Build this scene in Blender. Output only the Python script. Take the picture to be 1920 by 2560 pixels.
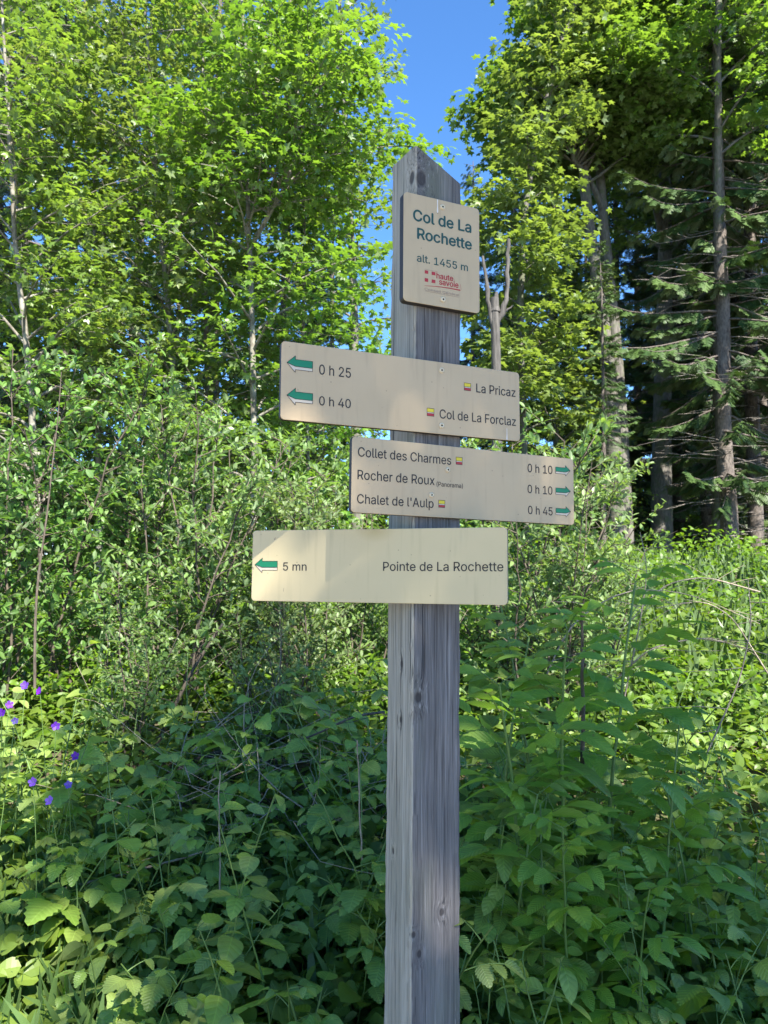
import bpy, math
import numpy as np
from mathutils import Vector, Matrix

for o in list(bpy.data.objects): bpy.data.objects.remove(o)
SC = bpy.context.scene
COL = SC.collection
PI = math.pi

# ---------------------------------------------------------------- camera
PITCH, ROLL, EYE = math.radians(5.5597), math.radians(0.6032), 1.6
cp, sp, cr, sr = math.cos(PITCH), math.sin(PITCH), math.cos(ROLL), math.sin(ROLL)
FWD = np.array([0, cp, sp])
RIGHT = np.array([cr, -sr * sp, sr * cp])
UP = np.array([-sr, -cr * sp, cr * cp])
cam_d = bpy.data.cameras.new('camera')
cam = bpy.data.objects.new('camera', cam_d); COL.objects.link(cam)
cam.matrix_world = Matrix(((RIGHT[0], UP[0], -FWD[0], 0), (RIGHT[1], UP[1], -FWD[1], 0), (RIGHT[2], UP[2], -FWD[2], EYE), (0, 0, 0, 1)))
cam_d.sensor_fit = 'VERTICAL'; cam_d.sensor_height = 34.6; cam_d.lens = 1923 / 2560 * 34.6
cam_d.clip_start = 0.05; cam_d.clip_end = 2000
cam_d.dof.use_dof = True; cam_d.dof.focus_distance = 1.68; cam_d.dof.aperture_fstop = 13
SC.camera = cam

# ---------------------------------------------------------------- world, sun, exposure
SUN = np.array([.30, -.60, .74]); SUN /= np.linalg.norm(SUN)
SUN_EL = math.asin(SUN[2]); SUN_AZ = math.atan2(SUN[0], SUN[1])
W = bpy.data.worlds.new('World'); SC.world = W; W.use_nodes = True
nt = W.node_tree; nt.nodes.clear()
sky = nt.nodes.new('ShaderNodeTexSky'); sky.sky_type = 'NISHITA'; sky.sun_disc = False
sky.sun_elevation = SUN_EL; sky.sun_rotation = SUN_AZ
sky.altitude = 1455; sky.air_density = 1.0; sky.dust_density = 0.0; sky.ozone_density = 6.0
bg = nt.nodes.new('ShaderNodeBackground'); bg.inputs['Strength'].default_value = 0.10
wo = nt.nodes.new('ShaderNodeOutputWorld')
hs = nt.nodes.new('ShaderNodeHueSaturation'); hs.inputs['Saturation'].default_value = 1.12
nt.links.new(sky.outputs[0], hs.inputs['Color']); nt.links.new(hs.outputs[0], bg.inputs[0]); nt.links.new(bg.outputs[0], wo.inputs[0])
sun_d = bpy.data.lights.new('sun', 'SUN'); sun_d.energy = 5.0; sun_d.angle = math.radians(.53); sun_d.color = (1, .95, .86)
sun = bpy.data.objects.new('sun', sun_d); COL.objects.link(sun)
sun.rotation_euler = Vector(SUN).to_track_quat('Z', 'Y').to_euler(); sun.location = (20, -12, 50)
SC.view_settings.view_transform = 'Standard'; SC.view_settings.look = 'None'
SC.view_settings.exposure = 1.95; SC.view_settings.gamma = 1
cy = SC.cycles
cy.use_denoising = True
cy.max_bounces = 8; cy.diffuse_bounces = 4; cy.glossy_bounces = 2; cy.transmission_bounces = 5
cy.sample_clamp_indirect = 6

# ---------------------------------------------------------------- helpers
def PX(px, py, Y):
    """point of the scene seen at photo pixel px, py at world depth Y"""
    d = FWD + RIGHT * (px - 960) / 1923 - UP * (py - 1280) / 1923
    return d * (Y / d[1]) + np.array([0, 0, EYE])

def nrm(a): return a / np.maximum(np.linalg.norm(a, axis=-1, keepdims=True), 1e-9)

def gz(x, y):
    x = np.asarray(x, float); y = np.asarray(y, float)
    s = np.log1p(np.exp(np.clip((y - 1.5) * 3, -30, 30))) / 3
    far = np.log1p(np.exp(np.clip((y - 24) * .4, -30, 30))) / .4
    z = .172 * s - .19 * far
    return z + .05 * np.sin(x * 1.3 + y * .7) + .03 * np.sin(x * 3.1 - y * 2.3) + .25 * np.sin(x * .21 + 1) * np.clip((y - 4) / 15, 0, 1)

class G:
    def __init__(s): s.V, s.F, s.UV, s.T, s.n = [], [], [], [], 0
    def add(s, V, F, mat=0, uv=None, tint=None):
        V = np.asarray(V, float); k = len(V)
        s.V.append(V); s.UV.append(np.zeros((k, 2)) if uv is None else uv)
        s.T.append(np.full(k, .5) if tint is None else np.broadcast_to(tint, (k,)))
        for f in (F if isinstance(F, list) else [F]):
            if len(f): s.F.append((np.asarray(f, int) + s.n, mat))
        s.n += k
    def build(s, name, mats, parent=None, smooth=False, loc=(0, 0, 0), link=True):
        me = bpy.data.meshes.new(name)
        V = np.concatenate(s.V) - np.asarray(loc, float); UV = np.concatenate(s.UV); T = np.concatenate(s.T)
        lv = np.concatenate([f.ravel() for f, m in s.F])
        tot = np.concatenate([np.full(len(f), f.shape[1]) for f, m in s.F])
        mi = np.concatenate([np.full(len(f), m) for f, m in s.F])
        me.vertices.add(len(V)); me.vertices.foreach_set('co', V.astype(np.float32).ravel())
        me.loops.add(len(lv)); me.loops.foreach_set('vertex_index', lv.astype(np.int32))
        me.polygons.add(len(tot))
        me.polygons.foreach_set('loop_start', np.concatenate([[0], np.cumsum(tot)[:-1]]).astype(np.int32))
        me.polygons.foreach_set('loop_total', tot.astype(np.int32))
        me.polygons.foreach_set('material_index', mi.astype(np.int32))
        me.polygons.foreach_set('use_smooth', np.full(len(tot), smooth))
        uvl = me.uv_layers.new(name='UVMap'); uvl.data.foreach_set('uv', UV[lv].astype(np.float32).ravel())
        at = me.attributes.new('tint', 'FLOAT', 'POINT'); at.data.foreach_set('value', T.astype(np.float32))
        me.update(calc_edges=True)
        for m in (mats if isinstance(mats, (list, tuple)) else [mats]): me.materials.append(m)
        o = bpy.data.objects.new(name, me); COL.objects.link(o)
        if parent is not None: o.parent = parent
        return o

def tube(g, pts, rad, k=6, mat=0, tint=.5):
    pts = np.asarray(pts, float); n = len(pts); rad = np.broadcast_to(np.asarray(rad, float), (n,))
    t = nrm(np.gradient(pts, axis=0))
    ref = np.array([0, 0, 1.]) if abs(t[0][2]) < .8 else np.array([1., 0, 0])
    a = nrm(np.cross(t, ref)); b = np.cross(t, a)
    ang = np.arange(k) * 2 * PI / k
    V = pts[:, None] + rad[:, None, None] * (np.cos(ang)[None, :, None] * a[:, None] + np.sin(ang)[None, :, None] * b[:, None])
    i = np.arange(n - 1)[:, None] * k; j = np.arange(k)[None]; j2 = (j + 1) % k
    F = np.stack([i + j, i + j2, i + k + j2, i + k + j], -1).reshape(-1, 4)
    g.add(V.reshape(-1, 3), F, mat, tint=tint)

def resample(pts, n):
    pts = np.asarray(pts, float)
    d = np.concatenate([[0], np.cumsum(np.linalg.norm(np.diff(pts, axis=0), axis=1))])
    q = np.linspace(0, d[-1], n)
    out = np.stack([np.interp(q, d, pts[:, c]) for c in range(3)], 1)
    for _ in range(2): out[1:-1] = (out[:-2] + 2 * out[1:-1] + out[2:]) / 4
    return out

# leaf templates: y runs from stalk to tip (length 1), x across, z is the upper side
def ovate(n, width, peak=.4, fold=.25, droop=.2, serr=0., base=0.):
    t = np.linspace(0, 1, n + 1)
    a = peak / (1 - peak)
    w = width * np.clip(((t ** a) * (1 - t)) / ((peak ** a) * (1 - peak)), 0, None) ** .75
    w[0] = max(w[0], base); V = []; UV = []
    for i, (ti, wi) in enumerate(zip(t, w)):
        ws = wi * (1 + (serr if i % 2 else -serr * .3)); ys = ti + (serr * .25 if i % 2 else 0) * (wi > 0)
        z = -droop * ti * ti
        V += [(-ws, ys, z + fold * wi), (0, ti, z), (ws, ys, z + fold * wi)]
        UV += [(-1 * (wi / width), ti), (0, ti), (wi / width, ti)]
    F = []
    for i in range(n):
        b = 3 * i
        F += [(b, b + 1, b + 4, b + 3), (b + 1, b + 2, b + 5, b + 4)]
    return np.array(V), [np.array(F)], np.array(UV, float)

def palmate():
    spec = [(180, .06), (125, .42), (105, .62), (82, .46), (66, .50), (48, .93), (30, .62), (20, .56), (0, 1.0)]
    pts = [(-r * math.sin(math.radians(a)), .12 + r * math.cos(math.radians(a)) * .9) for a, r in spec]
    pts += [(-x, y) for x, y in reversed(pts[:-1])][:-1]
    V = [(0, .25, .03)] + [(x, y, -.22 * (x * x + (y - .25) ** 2) + .02 * math.sin(9 * x)) for x, y in pts]
    m = len(pts)
    F = [(0, 1 + (i + 1) % m, 1 + i) for i in range(m)]
    V = np.array(V)
    return V, [np.array(F)], np.stack([V[:, 0], V[:, 1]], 1)

def spray(n=8):
    V = []; F = []
    def strip(p, d, l, w):
        p = np.array(p, float); d = nrm(np.array(d, float)); s = nrm(np.cross(d, [0, 0, 1]))
        b = len(V); V.extend([p - s * w * .6, p + s * w * .6, p + d * l * .55 + s * w, p + d * l, p + d * l * .55 - s * w])
        F.append((b, b + 1, b + 2, b + 3, b + 4))
    strip((0, 0, 0), (0, 1, -.05), 1, .035)
    for i in range(n):
        t = .1 + .8 * i / n; l = .42 * (1 - t * .65)
        for sg in (-1, 1): strip((0, t, -.05 * t), (sg * .8, .6, -.25 + .3 * ((i * 7) % 5) / 5), l, .036)
    V = np.array(V)
    return V, [np.array(F)], np.stack([V[:, 0], V[:, 1]], 1)

LEAF_SIMPLE = ovate(3, .26, .5, .2, .25)
LEAF_WILLOW = ovate(4, .2, .55, .25, .2)
LEAF_BEECH = ovate(3, .33, .45, .15, .2)
LEAF_MAPLE = palmate()
LEAF_RASP = ovate(14, .38, .38, .2, .22, .16, .08)
LEAF_ELDER = ovate(12, .25, .42, .2, .2, .09)
LEAF_WEED = ovate(5, .3, .4, .2, .3)
SPRAY = spray()

def scatter(g, tmpl, P, A, N, S, tint=.5, mat=0, wid=None, curl=None):
    P = np.asarray(P, float); n = len(P)
    if n == 0: return
    tv, tf, tuv = tmpl; k = len(tv)
    A = nrm(np.broadcast_to(np.asarray(A, float), (n, 3))); N = np.broadcast_to(np.asarray(N, float), (n, 3))
    X = nrm(np.cross(A, N)); Z = np.cross(X, A)
    S = np.broadcast_to(np.asarray(S, float), (n,))
    x = np.broadcast_to(tv[None, :, 0], (n, k)); y = np.broadcast_to(tv[None, :, 1], (n, k)); z = np.broadcast_to(tv[None, :, 2], (n, k))
    if wid is not None: x = x * wid[:, None]
    if curl is not None: z = z + curl[:, None] * y * y
    V = P[:, None] + S[:, None, None] * (x[..., None] * X[:, None] + y[..., None] * A[:, None] + z[..., None] * Z[:, None])
    tint = np.repeat(np.broadcast_to(np.asarray(tint, float), (n,)), k)
    off = (np.arange(n) * k)[:, None, None]
    g.add(V.reshape(-1, 3), [(f[None] + off).reshape(-1, f.shape[1]) for f in tf], mat, np.tile(tuv, (n, 1)), tint)

def tag(o, label=None, cat=None, group=None, kind=None):
    if label: o['label'] = label
    if cat: o['category'] = cat
    if group: o['group'] = group
    if kind: o['kind'] = kind
    return o

def empty(name, loc, rz=0):
    o = bpy.data.objects.new(name, None); COL.objects.link(o); o.empty_display_size = .1
    o.location = Vector(loc); o.rotation_euler = (0, 0, rz); return o

def dup(root, loc, rz=0, s=1, label=None, group=None, tilt=(0, 0)):
    c = root.copy(); COL.objects.link(c); c.location = Vector(loc); c.rotation_euler = (tilt[0], tilt[1], rz); c.scale = (s, s, s)
    if label: c['label'] = label
    if group: c['group'] = group
    for ch in list(root.children):
        d = ch.copy(); COL.objects.link(d); d.parent = c
        for gch in ch.children:
            e = gch.copy(); COL.objects.link(e); e.parent = d
    return c

# ---------------------------------------------------------------- materials
class NT:
    def __init__(s, name):
        s.m = bpy.data.materials.new(name); s.m.use_nodes = True; s.t = s.m.node_tree; s.t.nodes.clear()
        s.out = s.t.nodes.new('ShaderNodeOutputMaterial')
    def n(s, typ, ins=None, **kw):
        nd = s.t.nodes.new('ShaderNode' + typ)
        for k, v in kw.items(): setattr(nd, k, v)
        for k, v in (ins or {}).items():
            if isinstance(v, bpy.types.NodeSocket): s.t.links.new(v, nd.inputs[k])
            else: nd.inputs[k].default_value = v
        return nd
    def math(s, op, a, b=0., c=0., clamp=False):
        return s.n('Math', {0: a, 1: b, 2: c}, operation=op, use_clamp=clamp).outputs[0]
    def ramp(s, fac, stops):
        r = s.n('ValToRGB', {0: fac}); e = r.color_ramp.elements
        while len(e) < len(stops): e.new(.5)
        for el, (p, c) in zip(e, stops): el.position = p; el.color = (*c, 1) if len(c) == 3 else c
        return r.outputs[0]
    def mix(s, fac, a, b, blend='MIX'):
        def c(v): return (*v, 1) if isinstance(v, tuple) and len(v) == 3 else v
        m = s.n('MixRGB', {0: fac, 1: c(a), 2: c(b)}, blend_type=blend); return m.outputs[0]
    def done(s, shader): s.t.links.new(shader, s.out.inputs[0]); return s.m

def leaf_mat(name, dark, light, trans=.4, tcol=None, rough=.42, veins=0, spec=.4, back=1.25):
    h = NT(name)
    tint = h.n('Attribute', attribute_name='tint').outputs['Fac']
    pos = h.n('NewGeometry')
    nz = h.n('TexNoise', {'Vector': pos.outputs['Position'], 'Scale': 1.1, 'Detail': 2.})
    f = h.math('ADD', h.math('MULTIPLY', tint, .75), h.math('MULTIPLY', h.math('SUBTRACT', nz.outputs[0], .5), .9), clamp=True)
    f = h.math('ADD', f, .12, clamp=True)
    col = h.mix(f, dark, light)
    rnd = h.n('ObjectInfo').outputs['Random']
    col = h.n('HueSaturation', {'Hue': h.math('ADD', .485, h.math('MULTIPLY', rnd, .03)), 'Saturation': h.math('ADD', .88, h.math('MULTIPLY', rnd, .22)), 'Value': h.math('ADD', .84, h.math('MULTIPLY', h.math('FRACT', h.math('MULTIPLY', rnd, 7.3)), .34)), 'Color': col}).outputs[0]
    bump = None
    if veins:
        uv = h.n('UVMap'); sep = h.n('SeparateXYZ', {0: uv.outputs[0]})
        au = h.math('ABSOLUTE', sep.outputs[0])
        ph = h.math('SUBTRACT', sep.outputs[1], h.math('MULTIPLY', au, .28))
        wv = h.math('ABSOLUTE', h.math('SINE', h.math('MULTIPLY', ph, veins * PI)))
        vein = h.math('POWER', h.math('SUBTRACT', 1., wv), 6.)
        mid = h.math('LESS_THAN', au, .045)
        vv = h.math('MAXIMUM', h.math('MULTIPLY', vein, .5), h.math('MULTIPLY', mid, .8))
        col = h.mix(h.math('MULTIPLY', vv, .28), col, tuple(min(1, c * 1.9 + .01) for c in light))
        fine = h.n('TexNoise', {'Vector': pos.outputs['Position'], 'Scale': 160., 'Detail': 2.})
        hgt = h.math('ADD', h.math('MULTIPLY', wv, .8), h.math('MULTIPLY', fine.outputs[0], .5))
        bump = h.n('Bump', {'Height': hgt, 'Strength': .35, 'Distance': .003}).outputs[0]
        bl = h.n('TexNoise', {'Vector': pos.outputs['Position'], 'Scale': 38., 'Detail': 1.}); col = h.mix(h.ramp(bl.outputs[0], [(.73, (0, 0, 0)), (.77, (.8, .8, .8))]), col, (.16, .12, .04))
        spot = h.n('TexNoise', {'Vector': pos.outputs['Position'], 'Scale': 24., 'Detail': 3.})
        col = h.mix(h.ramp(spot.outputs[0], [(.3, (0, 0, 0)), (.75, (.5, .5, .5))]), col, tuple(c * 1.35 for c in light))
    g3 = tuple(sum(light) / 3 * .55 + c * .45 for c in light)
    bcol = h.mix(pos.outputs['Backfacing'], col, h.mix(.5, col, tuple(c * back for c in g3)))
    ins = {'Base Color': bcol, 'Roughness': rough, 'Specular IOR Level': spec}
    if bump: ins['Normal'] = bump
    pb = h.n('BsdfPrincipled', ins)
    tc = h.mix(1., col, tcol or (1.9, 1.75, .55), 'MULTIPLY')
    tr = h.n('BsdfTranslucent', {0: tc} | ({'Normal': bump} if bump else {}))
    return h.done(h.n('MixShader', {0: trans, 1: pb.outputs[0], 2: tr.outputs[0]}).outputs[0])

def bark_mat(name, c1, c2, scale=6, stretch=.25, lichen=None, bump=.5):
    h = NT(name)
    co = h.n('TexCoord').outputs['Object']
    mp = h.n('Mapping', {'Vector': co, 'Scale': (scale, scale, scale * stretch)}).outputs[0]
    n1 = h.n('TexNoise', {'Vector': mp, 'Scale': 2.5, 'Detail': 8., 'Roughness': .65})
    n2 = h.n('TexVoronoi', {'Vector': mp, 'Scale': 5.})
    f = h.math('ADD', h.math('MULTIPLY', n1.outputs[0], .8), h.math('MULTIPLY', n2.outputs[0], .3))
    col = h.ramp(f, [(.3, c1), (.72, c2)])
    if lichen:
        n3 = h.n('TexNoise', {'Vector': co, 'Scale': 7., 'Detail': 4.})
        col = h.mix(h.ramp(n3.outputs[0], [(.5, (0, 0, 0)), (.62, (1, 1, 1))]), col, lichen)
    b = h.n('Bump', {'Height': f, 'Strength': bump, 'Distance': .02}).outputs[0]
    return h.done(h.n('BsdfPrincipled', {'Base Color': col, 'Roughness': .85, 'Normal': b, 'Specular IOR Level': .25}).outputs[0])

def plain(name, col, rough=.5, spec=.4, metal=0., var=.0, vscale=40):
    h = NT(name); c = (*col, 1)
    if var:
        n1 = h.n('TexNoise', {'Vector': h.n('TexCoord').outputs['Object'], 'Scale': vscale, 'Detail': 4.})
        c = h.mix(n1.outputs[0], tuple(v * (1 - var) for v in col), tuple(v * (1 + var) for v in col))
    return h.done(h.n('BsdfPrincipled', {'Base Color': c, 'Roughness': rough, 'Specular IOR Level': spec, 'Metallic': metal}).outputs[0])

M_MAPLE = leaf_mat('maple leaf', (.058, .125, .02), (.185, .275, .052), .45, (1.6, 1.6, .65), .38, spec=.5)
M_BROAD = leaf_mat('broadleaf', (.055, .11, .02), (.17, .26, .05), .45, (1.6, 1.6, .6), .45)
M_WILLOW = leaf_mat('willow leaf', (.075, .15, .036), (.205, .315, .088), .42, (1.6, 1.6, .6), .45, back=1.5)
M_RASP = leaf_mat('raspberry leaf', (.105, .185, .036), (.24, .33, .075), .4, (1.7, 1.8, .5), .40, 8, .5, 1.5)
M_ELDER = leaf_mat('elder leaf', (.09, .18, .03), (.215, .32, .055), .42, (1.7, 1.8, .5), .42, 9, .38)
M_WEED = leaf_mat('weed leaf', (.06, .12, .016), (.18, .265, .035), .42, (1.7, 1.7, .5), .45)
M_GRASS = leaf_mat('grass blade', (.045, .11, .012), (.13, .24, .035), .4, (1.6, 1.7, .5), .4)
M_SPRUCE = leaf_mat('spruce needle', (.02, .045, .014), (.085, .125, .036), .15, (1.4, 1.5, .6), .5, spec=.3)
M_BARK_PALE = bark_mat('pale maple bark', (.07, .06, .047), (.21, .19, .155), 9, .3, (.25, .24, .2), .3)
M_BARK_GREY = bark_mat('grey bark', (.05, .046, .04), (.17, .155, .135), 5, .3, (.10, .11, .07))
M_BARK_SPRUCE = bark_mat('spruce bark', (.036, .029, .025), (.16, .135, .115), 6, .45, None, .8)
M_SNAG = bark_mat('bare dead wood', (.03, .028, .026), (.105, .097, .088), 10, .15, None, .6)
M_SNAGLIT = bark_mat('bleached dead twigs', (.09, .08, .07), (.26, .23, .2), 8, .3, None, .3)
M_TWIG = bark_mat('shrub stem', (.035, .028, .022), (.13, .105, .08), 20, .2)
M_DRY = bark_mat('dry cane', (.16, .12, .085), (.36, .30, .23), 25, .15)
M_STEM = plain('green stem', (.10, .17, .04), .5, var=.3)
M_REDSTEM = plain('reddish stem', (.14, .10, .045), .5, var=.4)

# ---------------------------------------------------------------- ground
def build_ground():
    xs = np.unique(np.concatenate([np.linspace(-300, -20, 15), np.linspace(-20, 20, 161), np.linspace(20, 300, 15)]))
    ys = np.unique(np.concatenate([np.linspace(-60, 0, 13), np.linspace(0, 14, 113), np.linspace(14, 40, 40), np.linspace(40, 400, 25)]))
    X, Y = np.meshgrid(xs, ys); Z = gz(X, Y); Z = np.where(Y > 60, gz(X, np.full_like(Y, 60)), Z)
    r = np.random.default_rng(1); Z = Z + r.normal(0, .012, Z.shape)
    V = np.stack([X, Y, Z], -1).reshape(-1, 3); nx = len(xs)
    i = (np.arange(len(ys) - 1)[:, None] * nx + np.arange(nx - 1)[None]).ravel()
    g = G(); g.add(V, np.stack([i, i + 1, i + nx + 1, i + nx], 1))
    h = NT('forest soil'); co = h.n('NewGeometry').outputs['Position']
    n1 = h.n('TexNoise', {'Vector': co, 'Scale': 3., 'Detail': 8., 'Roughness': .7})
    n2 = h.n('TexNoise', {'Vector': co, 'Scale': 45., 'Detail': 4.})
    c = h.ramp(n1.outputs[0], [(.35, (.035, .026, .016)), (.5, (.06, .05, .025)), (.65, (.045, .08, .018))])
    c = h.mix(h.math('MULTIPLY', n2.outputs[0], .6), c, (.11, .085, .05))
    b = h.n('Bump', {'Height': n2.outputs[0], 'Strength': .8, 'Distance': .03}).outputs[0]
    m = h.done(h.n('BsdfPrincipled', {'Base Color': c, 'Roughness': .95, 'Normal': b}).outputs[0])
    o = g.build('ground', m, smooth=True); tag(o, kind='structure')
build_ground()

def build_bounce_path():  # unseen gravel sheet added behind the camera to bounce warm light onto the signs
    xs = np.linspace(-22, 22, 90); t = np.linspace(0, 1, 26); g = G()
    X, T = np.meshgrid(xs, t); e0 = .75 + .12 * np.sin(xs * 1.7) + .08 * np.sin(xs * 4.1); Y = -8.5 + T * (e0[None] + 8.5); Z = gz(X, Y) + .03 - .026 * (T > .99) - .026 * (T < .01)
    i = (np.arange(25)[:, None] * 90 + np.arange(89)[None]).ravel()
    g.add(np.stack([X, Y, Z], -1).reshape(-1, 3), np.stack([i, i + 1, i + 91, i + 90], 1))
    h = NT('pale bounce gravel'); co = h.n('NewGeometry').outputs['Position']
    v = h.n('TexVoronoi', {'Vector': co, 'Scale': 60.}); n1 = h.n('TexNoise', {'Vector': co, 'Scale': 2., 'Detail': 6.})
    c = h.mix(n1.outputs[0], (.44, .36, .26), (.56, .47, .35)); c = h.mix(h.math('MULTIPLY', v.outputs['Distance'], .5), c, (.25, .22, .18))
    b = h.n('Bump', {'Height': v.outputs['Distance'], 'Strength': .6, 'Distance': .01}).outputs[0]
    tag(g.build('path', h.done(h.n('BsdfPrincipled', {'Base Color': c, 'Roughness': .9, 'Normal': b}).outputs[0]), smooth=True), kind='structure')
build_bounce_path()

# ---------------------------------------------------------------- the signpost
YAW = math.radians(25.94); S = .12
NEAR = np.array([.0624, 1.6410]); CU = np.array([math.cos(YAW), math.sin(YAW)]); CV = np.array([-math.sin(YAW), math.cos(YAW)])

def on_plane(px, py, P0, n):
    d = FWD + RIGHT * (px - 960) / 1923 - UP * (py - 1280) / 1923
    e = np.array([0, 0, EYE]); return e + d * (((P0 - e) @ n) / (d @ n))
def post_right(px, py):
    p = on_plane(px, py, np.array([*NEAR, 0.]), np.array([CV[0], CV[1], 0]))
    return ((p[:2] - NEAR) @ CU, 0., p[2])
def post_left(px, py):
    p = on_plane(px, py, np.array([*NEAR, 0.]), np.array([CU[0], CU[1], 0]))
    return (0., (p[:2] - NEAR) @ CV, p[2])

def wood_mat():
    h = NT('weathered post wood')
    co = h.n('TexCoord').outputs['Object']
    sx = h.n('SeparateXYZ', {0: co})
    knots = [(*post_right(1046, 1744), .0085), (*post_right(1104, 2281), .006), (*post_right(1048, 2385), .006), (*post_right(1053, 447), .014),
             (*post_right(1034, 2337), .005), (*post_left(1004.6, 1660), .006), (*post_left(1002, 1799), .0055), (*post_left(983, 2127), .005), (*post_left(1030, 445), .012)]
    dark = None; warp = None; ring = None
    for kx, ky, kz, r in knots:
        dv = h.n('VectorMath', {0: co, 1: (kx, ky, kz)}, operation='SUBTRACT').outputs[0]
        dv = h.n('VectorMath', {0: dv, 1: (1, 1, .72)}, operation='MULTIPLY').outputs[0]
        ln = h.n('VectorMath', {0: dv}, operation='LENGTH').outputs['Value']
        q = h.math('DIVIDE', ln, r)
        d = h.math('SUBTRACT', 1.25, q, clamp=True)
        w = h.math('MULTIPLY', h.math('EXPONENT', h.math('MULTIPLY', h.math('MULTIPLY', q, q), -.16)), r * 1.1)
        dark = d if dark is None else h.math('MAXIMUM', dark, d)
        warp = w if warp is None else h.math('ADD', warp, w)
    cw = h.n('CombineXYZ', {0: h.math('ADD', sx.outputs[0], warp), 1: h.math('ADD', sx.outputs[1], warp), 2: sx.outputs[2]}).outputs[0]
    wob = h.n('TexNoise', {'Vector': co, 'Scale': 3.})
    wv = h.n('VectorMath', {0: h.n('VectorMath', {0: wob.outputs['Color'], 1: (.5, .5, .5)}, operation='SUBTRACT').outputs[0], 1: (.012, .012, 0)}, operation='MULTIPLY').outputs[0]
    cw = h.n('VectorMath', {0: cw, 1: wv}, operation='ADD').outputs[0]
    g1 = h.n('TexNoise', {'Vector': h.n('Mapping', {'Vector': cw, 'Scale': (130, 130, 2.2)}).outputs[0], 'Scale': 1., 'Detail': 5., 'Roughness': .7}).outputs[0]
    g2 = h.n('TexNoise', {'Vector': h.n('Mapping', {'Vector': cw, 'Scale': (420, 420, 9)}).outputs[0], 'Scale': 1., 'Detail': 4., 'Roughness': .6}).outputs[0]
    g3 = h.n('TexNoise', {'Vector': h.n('Mapping', {'Vector': cw, 'Scale': (45, 45, .7)}).outputs[0], 'Scale': 1., 'Detail': 3.}).outputs[0]
    big = h.n('TexNoise', {'Vector': h.n('Mapping', {'Vector': co, 'Scale': (9, 9, 3.5)}).outputs[0], 'Scale': 1., 'Detail': 4.}).outputs[0]
    f = h.math('ADD', h.math('ADD', h.math('MULTIPLY', g1, .45), h.math('MULTIPLY', g2, .35)), h.math('MULTIPLY', g3, .3))
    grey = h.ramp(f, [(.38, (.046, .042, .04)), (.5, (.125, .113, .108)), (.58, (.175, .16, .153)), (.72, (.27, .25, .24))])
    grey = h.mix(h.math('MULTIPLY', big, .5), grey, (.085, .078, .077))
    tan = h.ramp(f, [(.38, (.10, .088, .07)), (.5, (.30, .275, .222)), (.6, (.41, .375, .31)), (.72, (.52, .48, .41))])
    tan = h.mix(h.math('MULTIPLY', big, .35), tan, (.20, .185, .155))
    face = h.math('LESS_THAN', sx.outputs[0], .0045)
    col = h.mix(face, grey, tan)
    # algae tinge towards the foot of the post, darker checks in the grain
    col = h.mix(h.math('MULTIPLY', h.ramp(big, [(.5, (0, 0, 0)), (.75, (1, 1, 1))]), .3), col, (.16, .19, .11))
    crk = h.n('TexNoise', {'Vector': h.n('Mapping', {'Vector': cw, 'Scale': (95, 95, 1.1), 'Location': (3, 7, 1)}).outputs[0], 'Scale': 1., 'Detail': 2.}).outputs[0]
    crack = h.ramp(crk, [(.325, (1, 1, 1)), (.36, (0, 0, 0))])
    col = h.mix(h.math('MULTIPLY', crack, .75), col, (.03, .028, .03))
    crk2 = h.n('TexNoise', {'Vector': h.n('Mapping', {'Vector': cw, 'Scale': (260, 260, 2.4), 'Location': (9, 2, 5)}).outputs[0], 'Scale': 1., 'Detail': 2.}).outputs[0]
    hair = h.ramp(crk2, [(.34, (1, 1, 1)), (.40, (0, 0, 0))]); pale = h.ramp(crk2, [(.62, (0, 0, 0)), (.70, (1, 1, 1))])
    col = h.mix(h.math('MULTIPLY', hair, .6), col, (.04, .037, .036)); col = h.mix(h.math('MULTIPLY', pale, .35), col, (.46, .44, .42))
    kn = h.ramp(dark, [(.12, (0, 0, 0)), (.55, (1, 1, 1))])
    col = h.mix(h.math('MULTIPLY', kn, .82), col, (.035, .03, .03))
    hg = h.math('SUBTRACT', h.math('ADD', f, h.math('MULTIPLY', g2, .3)), h.math('ADD', h.math('MULTIPLY', crack, .6), h.math('MULTIPLY', kn, .3)))
    b = h.n('Bump', {'Height': hg, 'Strength': .9, 'Distance': .005}).outputs[0]
    return h.done(h.n('BsdfPrincipled', {'Base Color': col, 'Roughness': .82, 'Normal': b, 'Specular IOR Level': .3}).outputs[0])

ROOT = empty('signpost', (NEAR[0], NEAR[1], 0), 0)
tag(ROOT, 'weathered grey wooden signpost with a slanted top carrying four beige hiking signs', 'signpost')

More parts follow.
